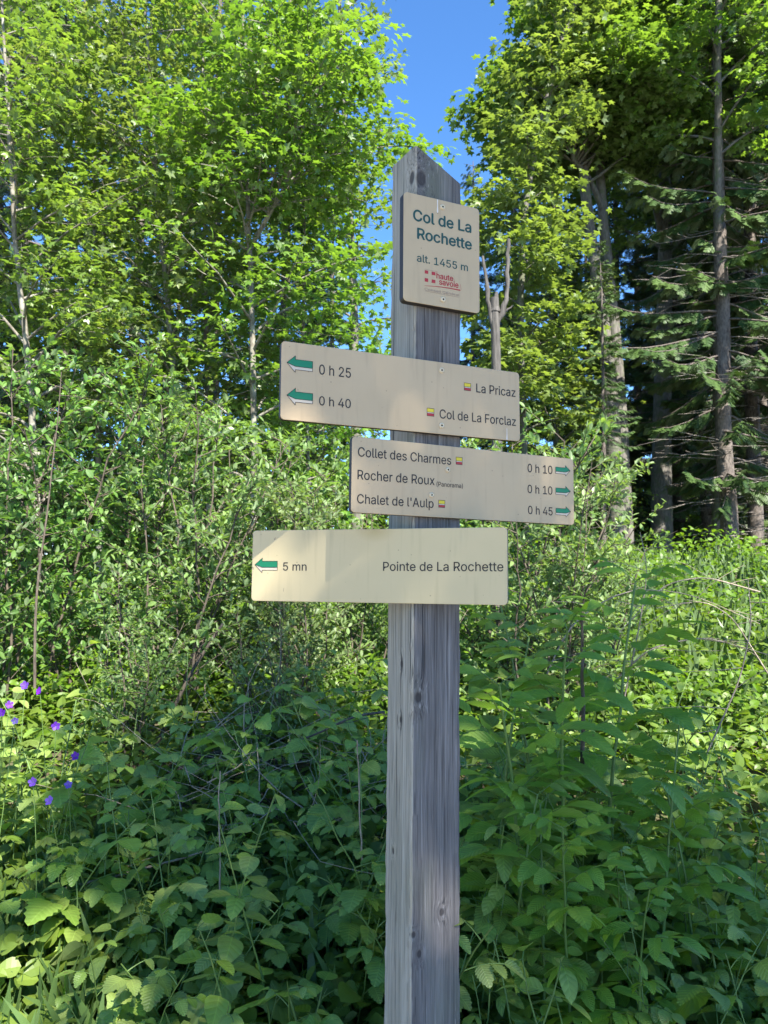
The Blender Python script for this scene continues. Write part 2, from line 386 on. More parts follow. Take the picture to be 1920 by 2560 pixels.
def build_post():
    zn = on_plane(1038.9, 362, np.array([*NEAR, 0.]), np.array([0, 1., 0]))[2]
    rc = NEAR + S * CU; lc = NEAR + S * CV
    zr = on_plane(1154, 462, np.array([*rc, 0.]), np.array([0, 1., 0]))[2]
    zl = on_plane(985, 419, np.array([*lc, 0.]), np.array([0, 1., 0]))[2]
    sec = []; c = .004; m = 9
    cor = [(0, 0), (S, 0), (S, S), (0, S)]
    for i in range(4):
        a = np.array(cor[i]); b = np.array(cor[(i + 1) % 4]); d = (b - a) / S
        for t in np.linspace(c, S - c, m): sec.append(a + d * t)
    sec = np.array(sec); k = len(sec); nz = 170
    r = np.random.default_rng(5)
    zt = zn + (zr - zn) * sec[:, 0] / S + (zl - zn) * sec[:, 1] / S
    V = []
    edge = np.zeros(k); edge[[i * m for i in range(4)]] = 1; edge[[(i * m - 1) % k for i in range(4)]] = 1
    nin = np.array([S / 2, S / 2]) - sec
    chips = sum(np.exp(-((np.linspace(0, 1, nz) - p) / w) ** 2) * a for p, w, a in ((.17, .006, .5), (.3, .004, .6), (.52, .006, .3), (.74, .01, .25), (.93, .006, .35)))
    for j, t in enumerate(np.linspace(0, 1, nz)):
        z = -.3 + (zt + .3) * t
        jit = (r.normal(0, .007, k) * edge + .05 * chips[j] * edge + .018 * edge * math.sin(j * .21) ** 4)[:, None]
        p = sec + nin * jit
        V.append(np.column_stack([p, z]))
    V = np.concatenate(V)
    i = np.arange(nz - 1)[:, None] * k; j = np.arange(k)[None]; j2 = (j + 1) % k
    F = np.stack([i + j, i + j2, i + k + j2, i + k + j], -1).reshape(-1, 4)
    g = G(); g.add(V, [F, np.array([[(nz - 1) * k + q for q in range(k)]])])
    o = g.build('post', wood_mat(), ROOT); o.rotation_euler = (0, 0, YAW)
build_post()

def sign_mat(name, base, warm, seed, stain=None):
    h = NT(name); co = h.n('TexCoord').outputs['Object']
    n1 = h.n('TexNoise', {'Vector': h.n('Mapping', {'Vector': co, 'Location': (seed, 0, 0)}).outputs[0], 'Scale': 9., 'Detail': 5., 'Roughness': .6}).outputs[0]
    n2 = h.n('TexNoise', {'Vector': co, 'Scale': 320., 'Detail': 2.}).outputs[0]
    col = h.mix(h.ramp(n1, [(.35, (0, 0, 0)), (.7, (1, 1, 1))]), base, warm)
    st = h.n('TexNoise', {'Vector': h.n('Mapping', {'Vector': co, 'Scale': (60, 5, 1), 'Location': (seed * 2, 1, 0)}).outputs[0], 'Scale': 1., 'Detail': 4.}).outputs[0]
    col = h.mix(h.ramp(st, [(.55, (0, 0, 0)), (.8, (.45, .45, .45))]), col, tuple(v * .66 for v in base))
    sk = h.n('TexVoronoi', {'Vector': co, 'Scale': 34.}).outputs[0]
    col = h.mix(h.ramp(sk, [(.035, (.75, .75, .75)), (.06, (0, 0, 0))]), col, tuple(v * .5 for v in base))
    if stain:
        dv = h.n('VectorMath', {0: co, 1: stain}, operation='SUBTRACT').outputs[0]
        dv = h.n('VectorMath', {0: dv, 1: (22, 40, 1)}, operation='MULTIPLY').outputs[0]
        ln = h.n('VectorMath', {0: dv}, operation='LENGTH').outputs['Value']
        col = h.mix(h.math('MULTIPLY', h.math('SUBTRACT', 1., ln, clamp=True), .5), col, (.36, .27, .10))
    b = h.n('Bump', {'Height': n2, 'Strength': .06, 'Distance': .001}).outputs[0]
    return h.done(h.n('BsdfPrincipled', {'Base Color': col, 'Roughness': .5, 'Specular IOR Level': .35, 'Normal': b}).outputs[0])

M_CORE = plain('dark sign core', (.035, .028, .026), .6, var=.3)
M_BLACK = plain('black engraving', (.018, .016, .016), .6)
M_TEAL = plain('dark green engraving', (.006, .055, .045), .5)
M_GREEN = plain('arrow green', (.004, .17, .075), .45)
M_WHITE = plain('arrow white', (.56, .47, .36), .5)
M_RED = plain('mark red', (.36, .02, .025), .5)
M_YEL = plain('mark yellow', (.62, .47, .02), .5)
M_MAUVE = plain('faded print', (.24, .17, .13), .6)
M_SCREW = plain('painted screw head', (.60, .50, .34), .4)
M_CHALK = plain('dried pale drip', (.66, .62, .56), .7)

PLATES = [([.1239, 1.6498, 2.341], .1918, .2475, .4167, .0031, .019), ([.0503, 1.6218, 2.0128], .5673, .1607, .4182, .0081, .012),
          ([.1916, 1.6894, 1.8296], .5744, .1582, .4473, -.0015, .013), ([-.0223, 1.6515, 1.6448], .5752, .1581, -.3083, 0., .012)]

def plate(i, name, label, mat, rad):
    c, w, h, ya, ip, th = PLATES[i]
    pts = []
    for cx, cy_, a0 in ((w / 2 - rad, h / 2 - rad, 0), (-w / 2 + rad, h / 2 - rad, 90), (-w / 2 + rad, -h / 2 + rad, 180), (w / 2 - rad, -h / 2 + rad, 270)):
        for a in np.linspace(a0, a0 + 90, 7): pts.append((cx + rad * math.cos(math.radians(a)), cy_ + rad * math.sin(math.radians(a))))
    P = np.array(pts); k = len(P); e = .0007
    inn = P * (1 - np.array([e / w * 2, e / h * 2]))
    V = np.concatenate([np.column_stack([inn, np.zeros(k)]), np.column_stack([P, np.full(k, -e)]), np.column_stack([P, np.full(k, -th)])])
    g = G(); j = np.arange(k); j2 = (j + 1) % k
    g.add(V, [np.array([j])], 0)
    g.F.append((np.stack([k + j, k + j2, j2, j], 1), 0))
    g.F.append((np.stack([2 * k + j, 2 * k + j2, k + j2, k + j], 1), 1)); g.F.append((np.array([2 * k + j[::-1]]), 1))
    o = g.build(name, [mat, M_CORE], ROOT)
    du = Vector((math.cos(ya), math.sin(ya), 0)); up = Vector((0, 0, 1)); n = Vector((math.sin(ya), -math.cos(ya), 0))
    x = du * math.cos(ip) + up * math.sin(ip); y = -du * math.sin(ip) + up * math.cos(ip)
    m = Matrix((x, y, n)).transposed().to_4x4()
    m.translation = Vector(c) - Vector((NEAR[0], NEAR[1], 0))
    o.matrix_local = m; o['label'] = label
    return o

def flat(par, name, polys, z=.0003):
    """polys: list of (points, material index); list of materials comes last"""
    mats = []; g = G()
    for q, (pts, m) in enumerate(polys):
        if m not in mats: mats.append(m)
        P = np.array(pts, float); k = len(P)
        A = sum(P[a][0] * P[(a + 1) % k][1] - P[(a + 1) % k][0] * P[a][1] for a in range(k))
        if A < 0: P = P[::-1]
        g.add(np.column_stack([P, np.full(k, z + q * .00006)]), np.array([list(range(k))]), mats.index(m))
    return g.build(name, mats, par)

def line(p, q, w):
    p = np.array(p, float); q = np.array(q, float); d = q - p; n = np.array([-d[1], d[0]]) / max(np.linalg.norm(d), 1e-9) * w / 2
    return [p - n, q - n, q + n, p + n]
def poly_outline(pts, w): return [line(pts[a], pts[(a + 1) % len(pts)], w) for a in range(len(pts))]

# letter outlines, one entry per letter: advance width, then bezier contours (point, left handle, right handle) in thousandths
GLYPH = {"'":(206,[[78,318,95,318,75,381,70,509,73,445,92,509,136,509,114,509,133,445,128,318,131,381,112,318]]),'(':(273,[[89,207,89,156,89,244,101,324,93,283,108,364,132,441,119,404,145,479,177,539,160,511,196,539,236,539,216,539,219,504,191,428,204,467,178,389,161,313,168,351,155,276,151,207,151,240,151,176,160,115,154,146,166,83,188,16,176,51,201,-18,236,-96,217,-56,216,-96,177,-96,196,-96,148,-47,111,55,126,3,97,106]]),')':(273,[[37,-96,57,-96,57,-55,86,18,73,-17,98,53,113,116,107,85,119,147,122,207,122,177,122,240,112,313,118,276,105,351,82,428,95,389,70,467,37,539,55,504,57,539,97,539,77,539,113,511,142,441,128,479,155,404,173,323,165,364,180,283,184,207,184,244,184,156,161,53,177,104,146,2,97,-96,125,-48,77,-96]]),'.':(188,[[95,-4,108,-4,83,-4,63,9,72,0,54,18,50,41,50,28,50,54,63,73,54,65,72,82,95,87,83,87,108,87,128,73,119,82,137,65,141,41,141,54,141,28,128,9,137,18,119,0]]),'0':(453,[[227,-7,264,-7,189,-7,130,24,157,3,103,45,69,113,83,74,55,152,48,254,48,199,48,309,69,395,55,356,83,434,130,484,104,464,157,505,227,516,189,516,264,516,323,484,296,505,350,464,384,395,370,434,398,356,405,254,405,309,405,199,384,113,398,152,370,74,323,24,350,45,297,3],[227,50,202,50,252,50,290,74,273,58,308,90,330,144,321,113,339,174,344,254,344,211,344,297,330,365,339,334,321,395,290,435,308,419,273,451,227,460,252,460,202,460,163,435,180,451,146,419,123,365,132,395,114,334,109,254,109,297,109,211,123,144,114,174,132,113,163,74,146,90,180,58]]),'1':(453,[[76,0,181,0,76,18,76,55,76,36,181,55,391,55,286,55,391,36,391,0,391,18,286,0],[276,509,250,509,276,339,276,0,276,170,255,0,212,0,234,0,212,149,212,448,212,299,211,448,209,448,210,448,168,418,86,358,127,388,86,381,86,427,86,404,123,454,198,509,161,481,224,509]]),'2':(453,[[64,0,172,0,64,16,64,47,64,32,121,108,234,229,177,168,254,249,282,282,270,267,295,298,311,327,304,313,317,341,320,371,320,356,320,390,308,419,316,405,299,432,273,449,288,442,259,456,224,460,242,460,204,460,172,447,187,456,158,439,139,413,147,428,131,399,127,362,127,382,107,362,66,362,86,362,66,392,86,442,72,419,100,465,143,496,119,483,167,509,225,516,194,516,255,516,306,497,282,509,329,484,361,445,348,467,374,424,381,372,381,399,381,354,371,318,378,335,364,300,336,259,353,280,319,237,267,180,296,211,229,140,153,60,191,100,153,59,153,57,153,58,231,57,389,57,310,57,389,38,389,0,389,19,281,0]]),'4':(453,[[40,105,164,105,40,123,40,158,40,141,109,275,247,509,178,392,268,509,311,509,289,509,243,394,109,166,176,280,109,165,109,163,109,164,210,163,413,163,312,163,413,144,413,105,413,125,289,105],[282,0,302,0,282,40,282,121,282,81,282,130,282,146,282,138,282,203,282,318,282,260,302,318,343,318,322,318,343,212,343,0,343,106,322,0]]),'5':(453,[[221,-7,254,-7,191,-7,140,11,164,-1,116,23,83,60,97,39,69,81,60,130,61,104,81,130,122,130,101,130,124,115,138,89,129,101,147,77,173,60,159,67,188,53,221,50,204,50,242,50,276,64,260,55,292,74,314,104,305,87,323,121,328,162,328,141,328,184,314,221,323,204,304,238,275,262,291,252,258,272,218,277,239,277,201,277,167,268,184,274,151,263,128,246,138,255,108,248,67,253,88,250,77,338,96,509,86,423,186,509,366,509,276,509,366,490,366,452,366,471,294,452,151,452,222,452,145,402,134,301,139,352,135,301,136,301,135,301,147,311,178,325,161,319,194,331,229,334,211,334,253,334,294,321,274,329,313,313,345,285,331,301,359,270,379,231,371,252,387,210,391,163,391,188,391,130,369,76,384,101,354,50,309,15,334,30,283,1]]),'A':(480,[[16,0,39,0,78,170,201,509,140,339,226,509,276,509,251,509,338,339,463,0,401,170,440,0,395,0,418,0,359,101,287,302,323,202,281,321,264,372,273,344,255,400,232,478,245,435,236,478,245,478,241,478,233,435,213,371,222,399,204,343,191,302,196,320,155,202,85,0,120,101,62,0],[110,142,197,142,110,161,110,199,110,180,197,199,370,199,283,199,370,180,370,142,370,161,283,142]]),'C':(510,[[267,-7,293,-7,223,-7,150,25,184,4,116,46,70,115,89,76,50,154,40,254,40,201,40,308,70,393,50,354,89,432,150,484,116,462,184,505,267,516,223,516,293,516,340,504,317,512,363,497,402,471,384,486,420,457,448,418,436,439,460,398,473,348,468,374,451,348,408,348,430,348,404,366,389,395,398,381,381,408,357,428,370,419,345,438,315,449,331,444,300,454,267,456,284,456,236,456,184,432,208,448,159,417,125,364,139,394,111,334,103,254,103,297,103,211,125,145,111,175,140,115,184,76,159,92,209,61,267,53,236,53,284,53,315,60,300,55,331,65,357,81,345,71,370,90,389,114,381,101,398,128,408,160,404,143,430,160,473,160,451,160,469,135,448,91,460,111,436,70,402,38,421,52,384,23,341,5,363,12,318,-3]]),'F':(410,[[60,0,82,0,60,170,60,509,60,339,163,509,369,509,266,509,369,490,369,452,369,471,288,452,125,452,206,452,125,394,125,278,125,336,198,278,346,278,272,278,346,259,346,221,346,240,272,221,125,221,198,221,125,147,125,0,125,74,103,0]]),'G':(520,[[269,-7,309,-7,223,-7,149,25,184,4,115,46,69,116,88,77,50,155,40,254,40,201,40,308,69,393,50,354,88,432,149,484,115,462,183,505,265,516,221,516,292,516,340,504,317,512,364,496,403,469,385,484,422,454,449,416,437,437,461,396,474,349,470,373,452,349,408,349,430,349,403,365,387,393,396,380,379,406,356,427,368,417,344,436,315,448,330,444,300,453,265,456,283,456,235,456,183,432,208,448,159,417,125,364,139,394,111,334,103,254,103,297,103,211,125,145,111,175,140,115,184,76,159,92,209,61,269,53,237,53,297,53,345,71,323,59,367,83,396,123,384,101,409,146,415,202,415,172,421,201,434,199,428,200,384,199,283,199,333,199,283,218,283,256,283,237,348,256,478,256,413,256,478,237,478,200,478,219,478,158,451,91,469,122,433,60,377,19,408,36,345,2]]),'L':(393,[[60,0,160,0,60,170,60,509,60,339,82,509,125,509,103,509,125,358,125,57,125,208,203,57,361,57,282,57,361,38,361,0,361,19,261,0]]),'P':(445,[[60,0,82,0,60,170,60,509,60,339,118,509,235,509,177,509,274,509,332,487,307,502,358,473,390,430,377,454,402,405,409,348,409,378,409,317,390,265,402,290,377,241,332,207,358,222,307,193,235,186,274,186,193,186,109,186,151,186,109,205,109,242,109,224,150,242,233,242,191,242,259,242,297,256,281,247,313,265,333,294,325,278,341,310,344,348,344,328,344,368,333,402,341,386,325,417,297,439,313,430,280,448,232,452,259,452,196,452,125,452,160,452,125,301,125,0,125,151,103,0]]),'R':(449,[[60,0,82,0,60,170,60,509,60,339,119,509,236,509,177,509,275,509,333,489,307,502,359,475,390,433,378,457,403,410,409,352,409,382,409,321,390,271,403,295,378,248,333,217,359,230,307,204,236,198,275,198,189,198,96,198,143,198,96,217,96,255,96,236,142,255,234,255,188,255,260,255,298,267,281,259,314,275,334,300,326,286,341,315,345,352,345,332,345,372,334,405,341,390,326,420,298,440,314,431,281,448,233,452,259,452,197,452,125,452,161,452,125,301,125,0,125,151,103,0],[353,0,378,0,312,76,230,229,271,153,254,229,303,229,279,229,344,153,428,0,386,76,403,0]]),'a':(389,[[160,-9,182,-9,136,-9,94,5,114,-4,75,14,48,45,59,27,36,62,30,108,30,83,30,130,43,161,35,147,52,175,78,193,63,185,92,201,125,211,108,207,143,215,178,220,160,218,201,223,234,227,219,225,248,228,265,235,258,231,272,239,276,255,276,245,276,255,276,257,276,256,276,272,267,297,273,286,261,308,240,322,252,316,228,328,196,331,213,331,178,331,149,322,162,328,136,317,118,301,126,309,110,292,100,274,104,283,80,280,41,291,61,285,50,314,79,346,62,332,95,360,133,375,113,369,153,381,194,384,173,384,208,384,239,379,223,383,255,376,286,360,271,370,301,351,322,320,313,338,332,303,337,251,337,280,337,168,337,0,337,84,317,0,277,0,297,0,277,17,277,52,277,35,275,52,272,52,274,52,268,43,252,25,261,34,243,15,215,1,230,7,200,-5],[170,45,155,45,193,45,228,59,212,50,243,68,263,93,255,79,271,107,276,138,276,122,276,155,276,190,276,173,273,187,259,182,268,184,251,180,231,176,242,178,221,174,200,171,210,172,190,170,175,168,182,169,161,166,134,159,147,163,121,154,103,139,111,148,96,131,92,105,92,119,92,92,102,72,95,81,109,63,130,52,118,57,142,48]]),'c':(396,[[207,-8,226,-8,173,-8,117,16,143,0,91,33,56,85,71,56,41,114,34,187,34,149,34,227,56,291,41,262,71,321,117,360,91,343,143,376,207,384,173,384,226,384,260,377,243,382,276,372,305,356,292,365,319,347,340,322,330,335,350,309,362,277,357,294,342,272,303,262,322,267,300,272,290,289,296,281,285,297,270,311,278,305,262,317,242,325,253,322,232,328,207,330,220,330,182,330,145,310,161,323,129,297,108,258,116,280,100,237,96,187,96,213,96,162,108,117,100,139,116,96,145,66,129,79,161,53,207,46,182,46,220,46,243,52,232,48,253,55,271,66,263,60,279,72,292,89,286,80,297,97,304,117,301,107,324,112,363,102,343,107,358,85,341,56,351,70,332,43,306,21,320,31,293,12,261,-1,277,4,244,-6]]),'d':(424,[[195,-8,219,-8,164,-8,111,16,136,0,87,32,55,84,68,55,41,114,34,189,34,149,34,229,55,293,41,263,69,322,112,361,88,345,136,376,196,384,164,384,219,384,253,373,238,381,268,365,287,346,279,356,296,336,306,319,302,327,308,319,311,319,309,319,311,382,311,509,311,446,331,509,372,509,351,509,372,339,372,0,372,170,352,0,313,0,332,0,313,20,313,59,313,39,311,59,307,59,309,59,302,51,287,31,295,42,278,21,252,4,267,12,238,-4],[205,47,181,47,227,47,263,65,247,53,279,77,299,115,291,94,308,136,312,189,312,161,312,217,300,263,308,242,292,284,263,312,279,300,247,324,205,330,228,330,181,330,145,311,161,324,129,299,108,261,116,282,100,240,96,189,96,216,96,162,109,117,100,138,117,95,145,66,129,78,161,53]]),'e':(404,[[212,-8,238,-8,175,-8,117,16,143,0,90,33,56,85,70,56,41,114,34,187,34,148,34,226,55,290,41,260,69,319,115,359,89,343,141,376,205,384,171,384,226,384,266,374,246,381,285,367,319,341,303,356,335,326,357,282,348,306,366,258,371,194,371,228,371,186,371,169,371,178,272,169,75,169,174,169,75,187,75,221,75,204,163,221,338,221,250,221,329,215,310,202,319,208,310,227,298,269,306,249,290,288,263,314,278,303,247,325,205,330,228,330,182,330,146,313,163,325,130,302,109,270,118,288,100,251,96,211,96,232,96,200,96,178,96,189,96,150,110,106,101,126,120,87,151,61,134,72,168,51,212,46,189,46,228,46,254,53,241,48,266,57,285,73,277,64,294,82,306,105,301,93,325,101,365,91,345,96,359,71,335,39,349,54,321,24,283,4,303,13,262,-4]]),'h':(410,[[114,227,114,249,114,151,114,0,114,76,93,0,53,0,73,0,53,170,53,509,53,339,73,509,114,509,93,509,114,435,114,287,114,361,110,287,102,287,106,287,114,322,152,362,131,347,174,377,227,384,199,384,253,384,295,369,276,379,315,358,341,321,330,342,352,299,357,240,357,273,357,160,357,0,357,80,337,0,296,0,316,0,296,78,296,235,296,157,296,265,273,304,288,288,258,321,210,329,237,329,192,329,161,317,175,325,146,309,126,283,135,298,118,267]]),'i':(167,[[53,0,73,0,53,126,53,379,53,253,73,379,114,379,93,379,114,253,114,0,114,126,93,0],[84,443,95,443,72,443,54,455,62,447,45,462,41,483,41,472,41,494,54,512,45,504,62,520,84,524,72,524,95,524,114,512,106,520,122,504,126,483,126,494,126,472,114,455,122,462,106,447]]),'l':(189,[[139,-2,147,-2,110,-2,74,20,88,5,60,35,53,84,53,57,53,226,53,509,53,367,73,509,114,509,93,509,114,372,114,99,114,235,114,81,120,62,116,69,125,55,146,52,133,52,152,52,160,53,157,52,164,53,170,54,167,54,173,37,181,3,177,20,175,1,162,-1,169,0,154,-2]]),'m':(610,[[53,0,73,0,53,126,53,379,53,253,72,379,112,379,92,379,112,351,112,295,112,323,111,295,108,295,109,295,113,316,132,346,121,332,144,359,172,376,157,369,187,383,219,386,203,386,247,386,287,361,270,378,305,344,321,295,316,322,318,295,312,295,315,295,317,313,337,343,325,329,349,357,381,375,364,367,398,382,437,386,416,386,459,386,497,372,479,381,515,362,541,328,530,348,551,309,557,255,557,285,557,170,557,0,557,85,536,0,496,0,516,0,496,85,496,254,496,169,496,281,473,313,488,301,457,325,419,330,439,330,402,330,374,320,387,327,362,313,345,290,352,303,339,278,335,247,335,263,335,165,335,0,335,82,315,0,274,0,295,0,274,87,274,260,274,173,274,281,253,311,267,298,239,324,199,330,221,330,185,330,158,320,171,327,144,313,126,289,134,303,118,276,114,238,114,258,114,159,114,0,114,79,93,0]]),'n':(410,[[114,227,114,249,114,151,114,0,114,76,93,0,53,0,73,0,53,126,53,379,53,253,72,379,112,379,92,379,112,349,112,287,112,318,109,287,102,287,106,287,114,322,152,362,131,347,174,377,227,384,199,384,253,384,295,369,276,379,314,358,341,321,330,342,352,299,357,240,357,273,357,160,357,0,357,80,337,0,296,0,316,0,296,78,296,235,296,157,296,265,273,304,288,288,258,321,210,329,237,329,192,329,161,317,175,325,146,309,126,283,135,298,118,267]]),'o':(415,[[207,-8,242,-8,173,-8,117,16,143,0,91,33,56,85,71,56,41,114,34,187,34,149,34,227,56,291,41,262,71,321,117,360,91,343,143,376,207,384,173,384,242,384,299,360,273,376,325,343,359,291,345,321,374,262,381,187,381,227,381,149,359,85,374,114,345,56,299,16,325,33,273,0],[207,46,182,46,233,46,270,66,254,53,287,79,307,117,299,96,315,139,319,187,319,162,319,213,307,258,315,236,299,280,270,310,287,297,254,323,207,330,233,330,182,330,145,310,161,323,129,297,108,258,116,280,100,237,96,187,96,213,96,162,108,117,100,139,116,96,145,66,129,79,161,53]]),'p':(424,[[53,-143,73,-143,53,31,53,379,53,205,72,379,112,379,92,379,112,359,112,319,112,339,114,319,118,319,116,319,123,327,137,346,129,336,145,356,171,373,157,365,186,381,229,384,205,384,261,384,313,361,289,376,337,345,370,293,356,322,383,263,390,189,390,229,390,149,370,84,383,114,356,55,313,16,337,32,289,0,229,-8,261,-8,206,-8,173,4,187,-4,158,12,138,31,146,21,130,42,118,59,123,51,117,59,114,59,115,59,114,-8,114,-143,114,-76,93,-143],[220,47,197,47,244,47,279,66,263,53,295,78,316,117,308,95,324,138,328,189,328,162,328,216,316,261,324,240,308,282,280,311,296,299,264,324,220,330,244,330,197,330,161,312,177,324,145,300,125,263,133,284,117,242,113,189,113,217,113,161,125,115,117,136,133,94,162,65,146,77,178,53]]),'r':(259,[[53,0,73,0,53,126,53,379,53,253,72,379,112,379,92,379,112,360,112,321,112,340,113,321,115,321,114,321,122,340,152,367,135,355,170,379,213,385,190,385,218,385,229,384,223,385,235,384,243,384,240,384,243,363,243,322,243,343,242,323,230,324,237,323,223,325,207,326,215,326,189,326,159,315,173,322,145,307,126,284,134,297,118,270,114,237,114,255,114,158,114,0,114,79,93,0]]),'s':(365,[[182,-8,211,-8,156,-8,112,3,133,-4,92,11,62,38,75,23,49,53,36,94,40,72,55,98,94,107,74,102,99,86,124,60,109,70,139,50,181,45,158,45,208,45,244,62,229,51,260,74,268,103,268,87,268,116,254,136,263,127,245,144,212,155,231,151,191,160,149,170,170,165,115,178,72,208,89,191,55,225,47,274,47,247,47,296,65,332,53,315,77,348,115,370,94,361,136,380,187,384,160,384,213,384,254,372,235,380,272,365,299,339,287,353,310,325,324,290,319,309,305,286,268,277,287,281,263,292,243,316,255,304,230,327,187,333,212,333,165,333,131,317,146,327,116,306,109,277,109,293,109,263,124,243,114,252,134,235,172,223,150,228,191,218,229,209,210,214,264,201,306,171,290,188,323,154,331,107,331,133,331,84,312,47,325,64,300,30,260,6,282,16,237,-3]]),'t':(227,[[204,379,138,379,204,362,204,327,204,344,138,327,6,327,72,327,6,344,6,379,6,362,72,379],[65,471,65,345,85,471,126,471,106,471,126,347,126,98,126,222,126,81,136,61,129,69,143,54,170,50,154,50,174,50,185,51,179,50,191,52,202,54,197,53,206,36,213,2,209,19,207,0,192,-3,200,-2,184,-4,168,-4,176,-4,136,-4,92,21,110,4,74,38,65,93,65,62,65,219]]),'u':(410,[[182,-5,211,-5,157,-5,115,11,134,0,95,21,69,59,80,37,58,80,53,139,53,107,53,219,53,379,53,299,73,379,114,379,93,379,114,301,114,144,114,222,114,114,137,75,121,91,152,58,200,50,173,50,218,50,249,62,235,54,264,70,283,97,275,81,292,112,296,153,296,131,296,228,296,379,296,304,316,379,357,379,337,379,357,253,357,0,357,126,337,0,298,0,318,0,298,31,298,92,298,61,301,92,307,92,304,92,295,57,257,17,279,32,235,2]]),'v':(389,[[163,0,184,0,114,126,17,379,66,253,40,379,84,379,62,379,111,305,165,155,138,230,174,132,187,87,181,110,193,64,206,21,199,42,198,21,184,21,191,21,191,42,203,87,197,64,209,110,224,155,216,132,251,230,305,379,278,305,327,379,371,379,349,379,323,253,226,0,275,126,205,0]]),'x':(379,[[21,0,44,0,71,73,171,218,121,145,171,202,171,171,171,187,124,240,29,379,76,310,52,379,100,379,76,379,116,355,147,306,132,330,160,287,179,253,170,270,188,237,207,206,198,221,197,206,175,206,186,206,185,221,202,253,194,237,211,270,233,306,221,287,249,330,282,379,266,355,305,379,352,379,328,379,304,309,209,169,256,239,209,184,209,214,209,199,258,143,358,0,308,71,334,0,287,0,310,0,268,28,231,85,249,57,219,103,200,136,209,120,191,152,173,182,182,167,183,182,205,182,194,182,195,167,178,136,186,152,170,120,148,85,160,103,129,57,91,0,110,28,68,0]]),'z':(380,[[42,0,141,0,42,15,42,46,42,30,112,137,254,320,183,228,254,321,254,323,254,322,185,323,48,323,117,323,48,342,48,379,48,361,143,379,333,379,238,379,333,363,333,331,333,347,264,241,126,60,195,150,126,59,126,56,126,58,197,56,339,56,268,56,339,38,339,0,339,19,240,0]]),'é':(404,[[212,-8,238,-8,175,-8,117,16,143,0,90,33,56,85,70,56,41,114,34,187,34,148,34,226,55,290,41,260,69,319,115,359,89,343,141,376,205,384,171,384,226,384,266,374,246,381,285,367,319,341,303,356,335,326,357,282,348,306,366,258,371,194,371,228,371,186,371,169,371,178,272,169,75,169,174,169,75,187,75,221,75,204,163,221,338,221,250,221,329,215,310,202,319,208,310,227,298,269,306,249,290,288,263,314,278,303,247,325,205,330,228,330,182,330,146,313,163,325,130,302,109,270,118,288,100,251,96,211,96,232,96,200,96,178,96,189,96,150,110,106,101,126,120,87,151,61,134,72,168,51,212,46,189,46,228,46,254,53,241,48,266,57,285,73,277,64,294,82,306,105,301,93,325,101,365,91,345,96,359,71,335,39,349,54,321,24,283,4,303,13,262,-4],[177,429,194,429,193,462,225,529,209,496,247,529,293,529,270,529,271,496,227,429,249,462,210,429]]),' ':(188,[])}
GCACHE = {}
def glyph(ch):
    if ch in GCACHE: return GCACHE[ch]
    cons = []
    for sp in GLYPH[ch][1]:
        a = np.array(sp, float).reshape(-1, 3, 2) / 1000; q = a[:, 0]
        ar = np.sum(q[:, 0] * np.roll(q[:, 1], -1) - np.roll(q[:, 0], -1) * q[:, 1]); cons.append((a, ar, q.min(0), q.max(0)))
    big = max((abs(c[1]), c[1]) for c in cons)[1] if cons else 1
    parts = []
    for a, ar, lo, hi in cons:
        if ar * big < 0: continue
        c = bpy.data.curves.new('t', 'CURVE'); c.dimensions = '2D'; c.fill_mode = 'FRONT'; c.resolution_u = 4
        for b in [a] + [h[0] for h in cons if h[1] * big < 0 and (h[2] > lo - 1e-4).all() and (h[3] < hi + 1e-4).all()]:
            sp = c.splines.new('BEZIER'); sp.bezier_points.add(len(b) - 1); sp.use_cyclic_u = True
            for bp, (co, hl, hr) in zip(sp.bezier_points, b):
                bp.handle_left_type = bp.handle_right_type = 'FREE'
                bp.co = (*co, 0); bp.handle_left = (*hl, 0); bp.handle_right = (*hr, 0)
        o = bpy.data.objects.new('t', c); COL.objects.link(o)
        me = bpy.data.meshes.new_from_object(o.evaluated_get(bpy.context.evaluated_depsgraph_get()))
        bpy.data.objects.remove(o); bpy.data.curves.remove(c)
        parts.append((np.array([v.co[:2] for v in me.vertices]), [list(f.vertices) for f in me.polygons])); bpy.data.meshes.remove(me)
    GCACHE[ch] = parts; return parts

def text(par, s, x0, x1, base, cap, mat, bold=0., name='lettering', z=.0004):
    g = G(); x = 0; lay = 0
    for ch in s:
        for V, F in glyph(ch):
            tri = [f for f in F if len(f) == 3]; oth = [f for f in F if len(f) > 3]
            for dx, dy in ([(0, 0)] if not bold else [(-bold, 0), (bold, 0), (0, -bold * .8), (0, bold * .8)]):
                lay += 1
                g.add(np.column_stack([V[:, 0] + x + dx, V[:, 1] + dy, np.full(len(V), z + (lay % 12) * .000012)]), [np.array(tri)] + [np.array([f]) for f in oth])
        x += GLYPH[ch][0] / 1000
    A = np.concatenate([v[:, 0] for v in g.V]); a, b = A.min(), A.max()
    for v in g.V: v[:, 0] = x0 + (v[:, 0] - a) / (b - a) * (x1 - x0); v[:, 1] = base + v[:, 1] / .509 * cap
    return g.build(name, mat, par)

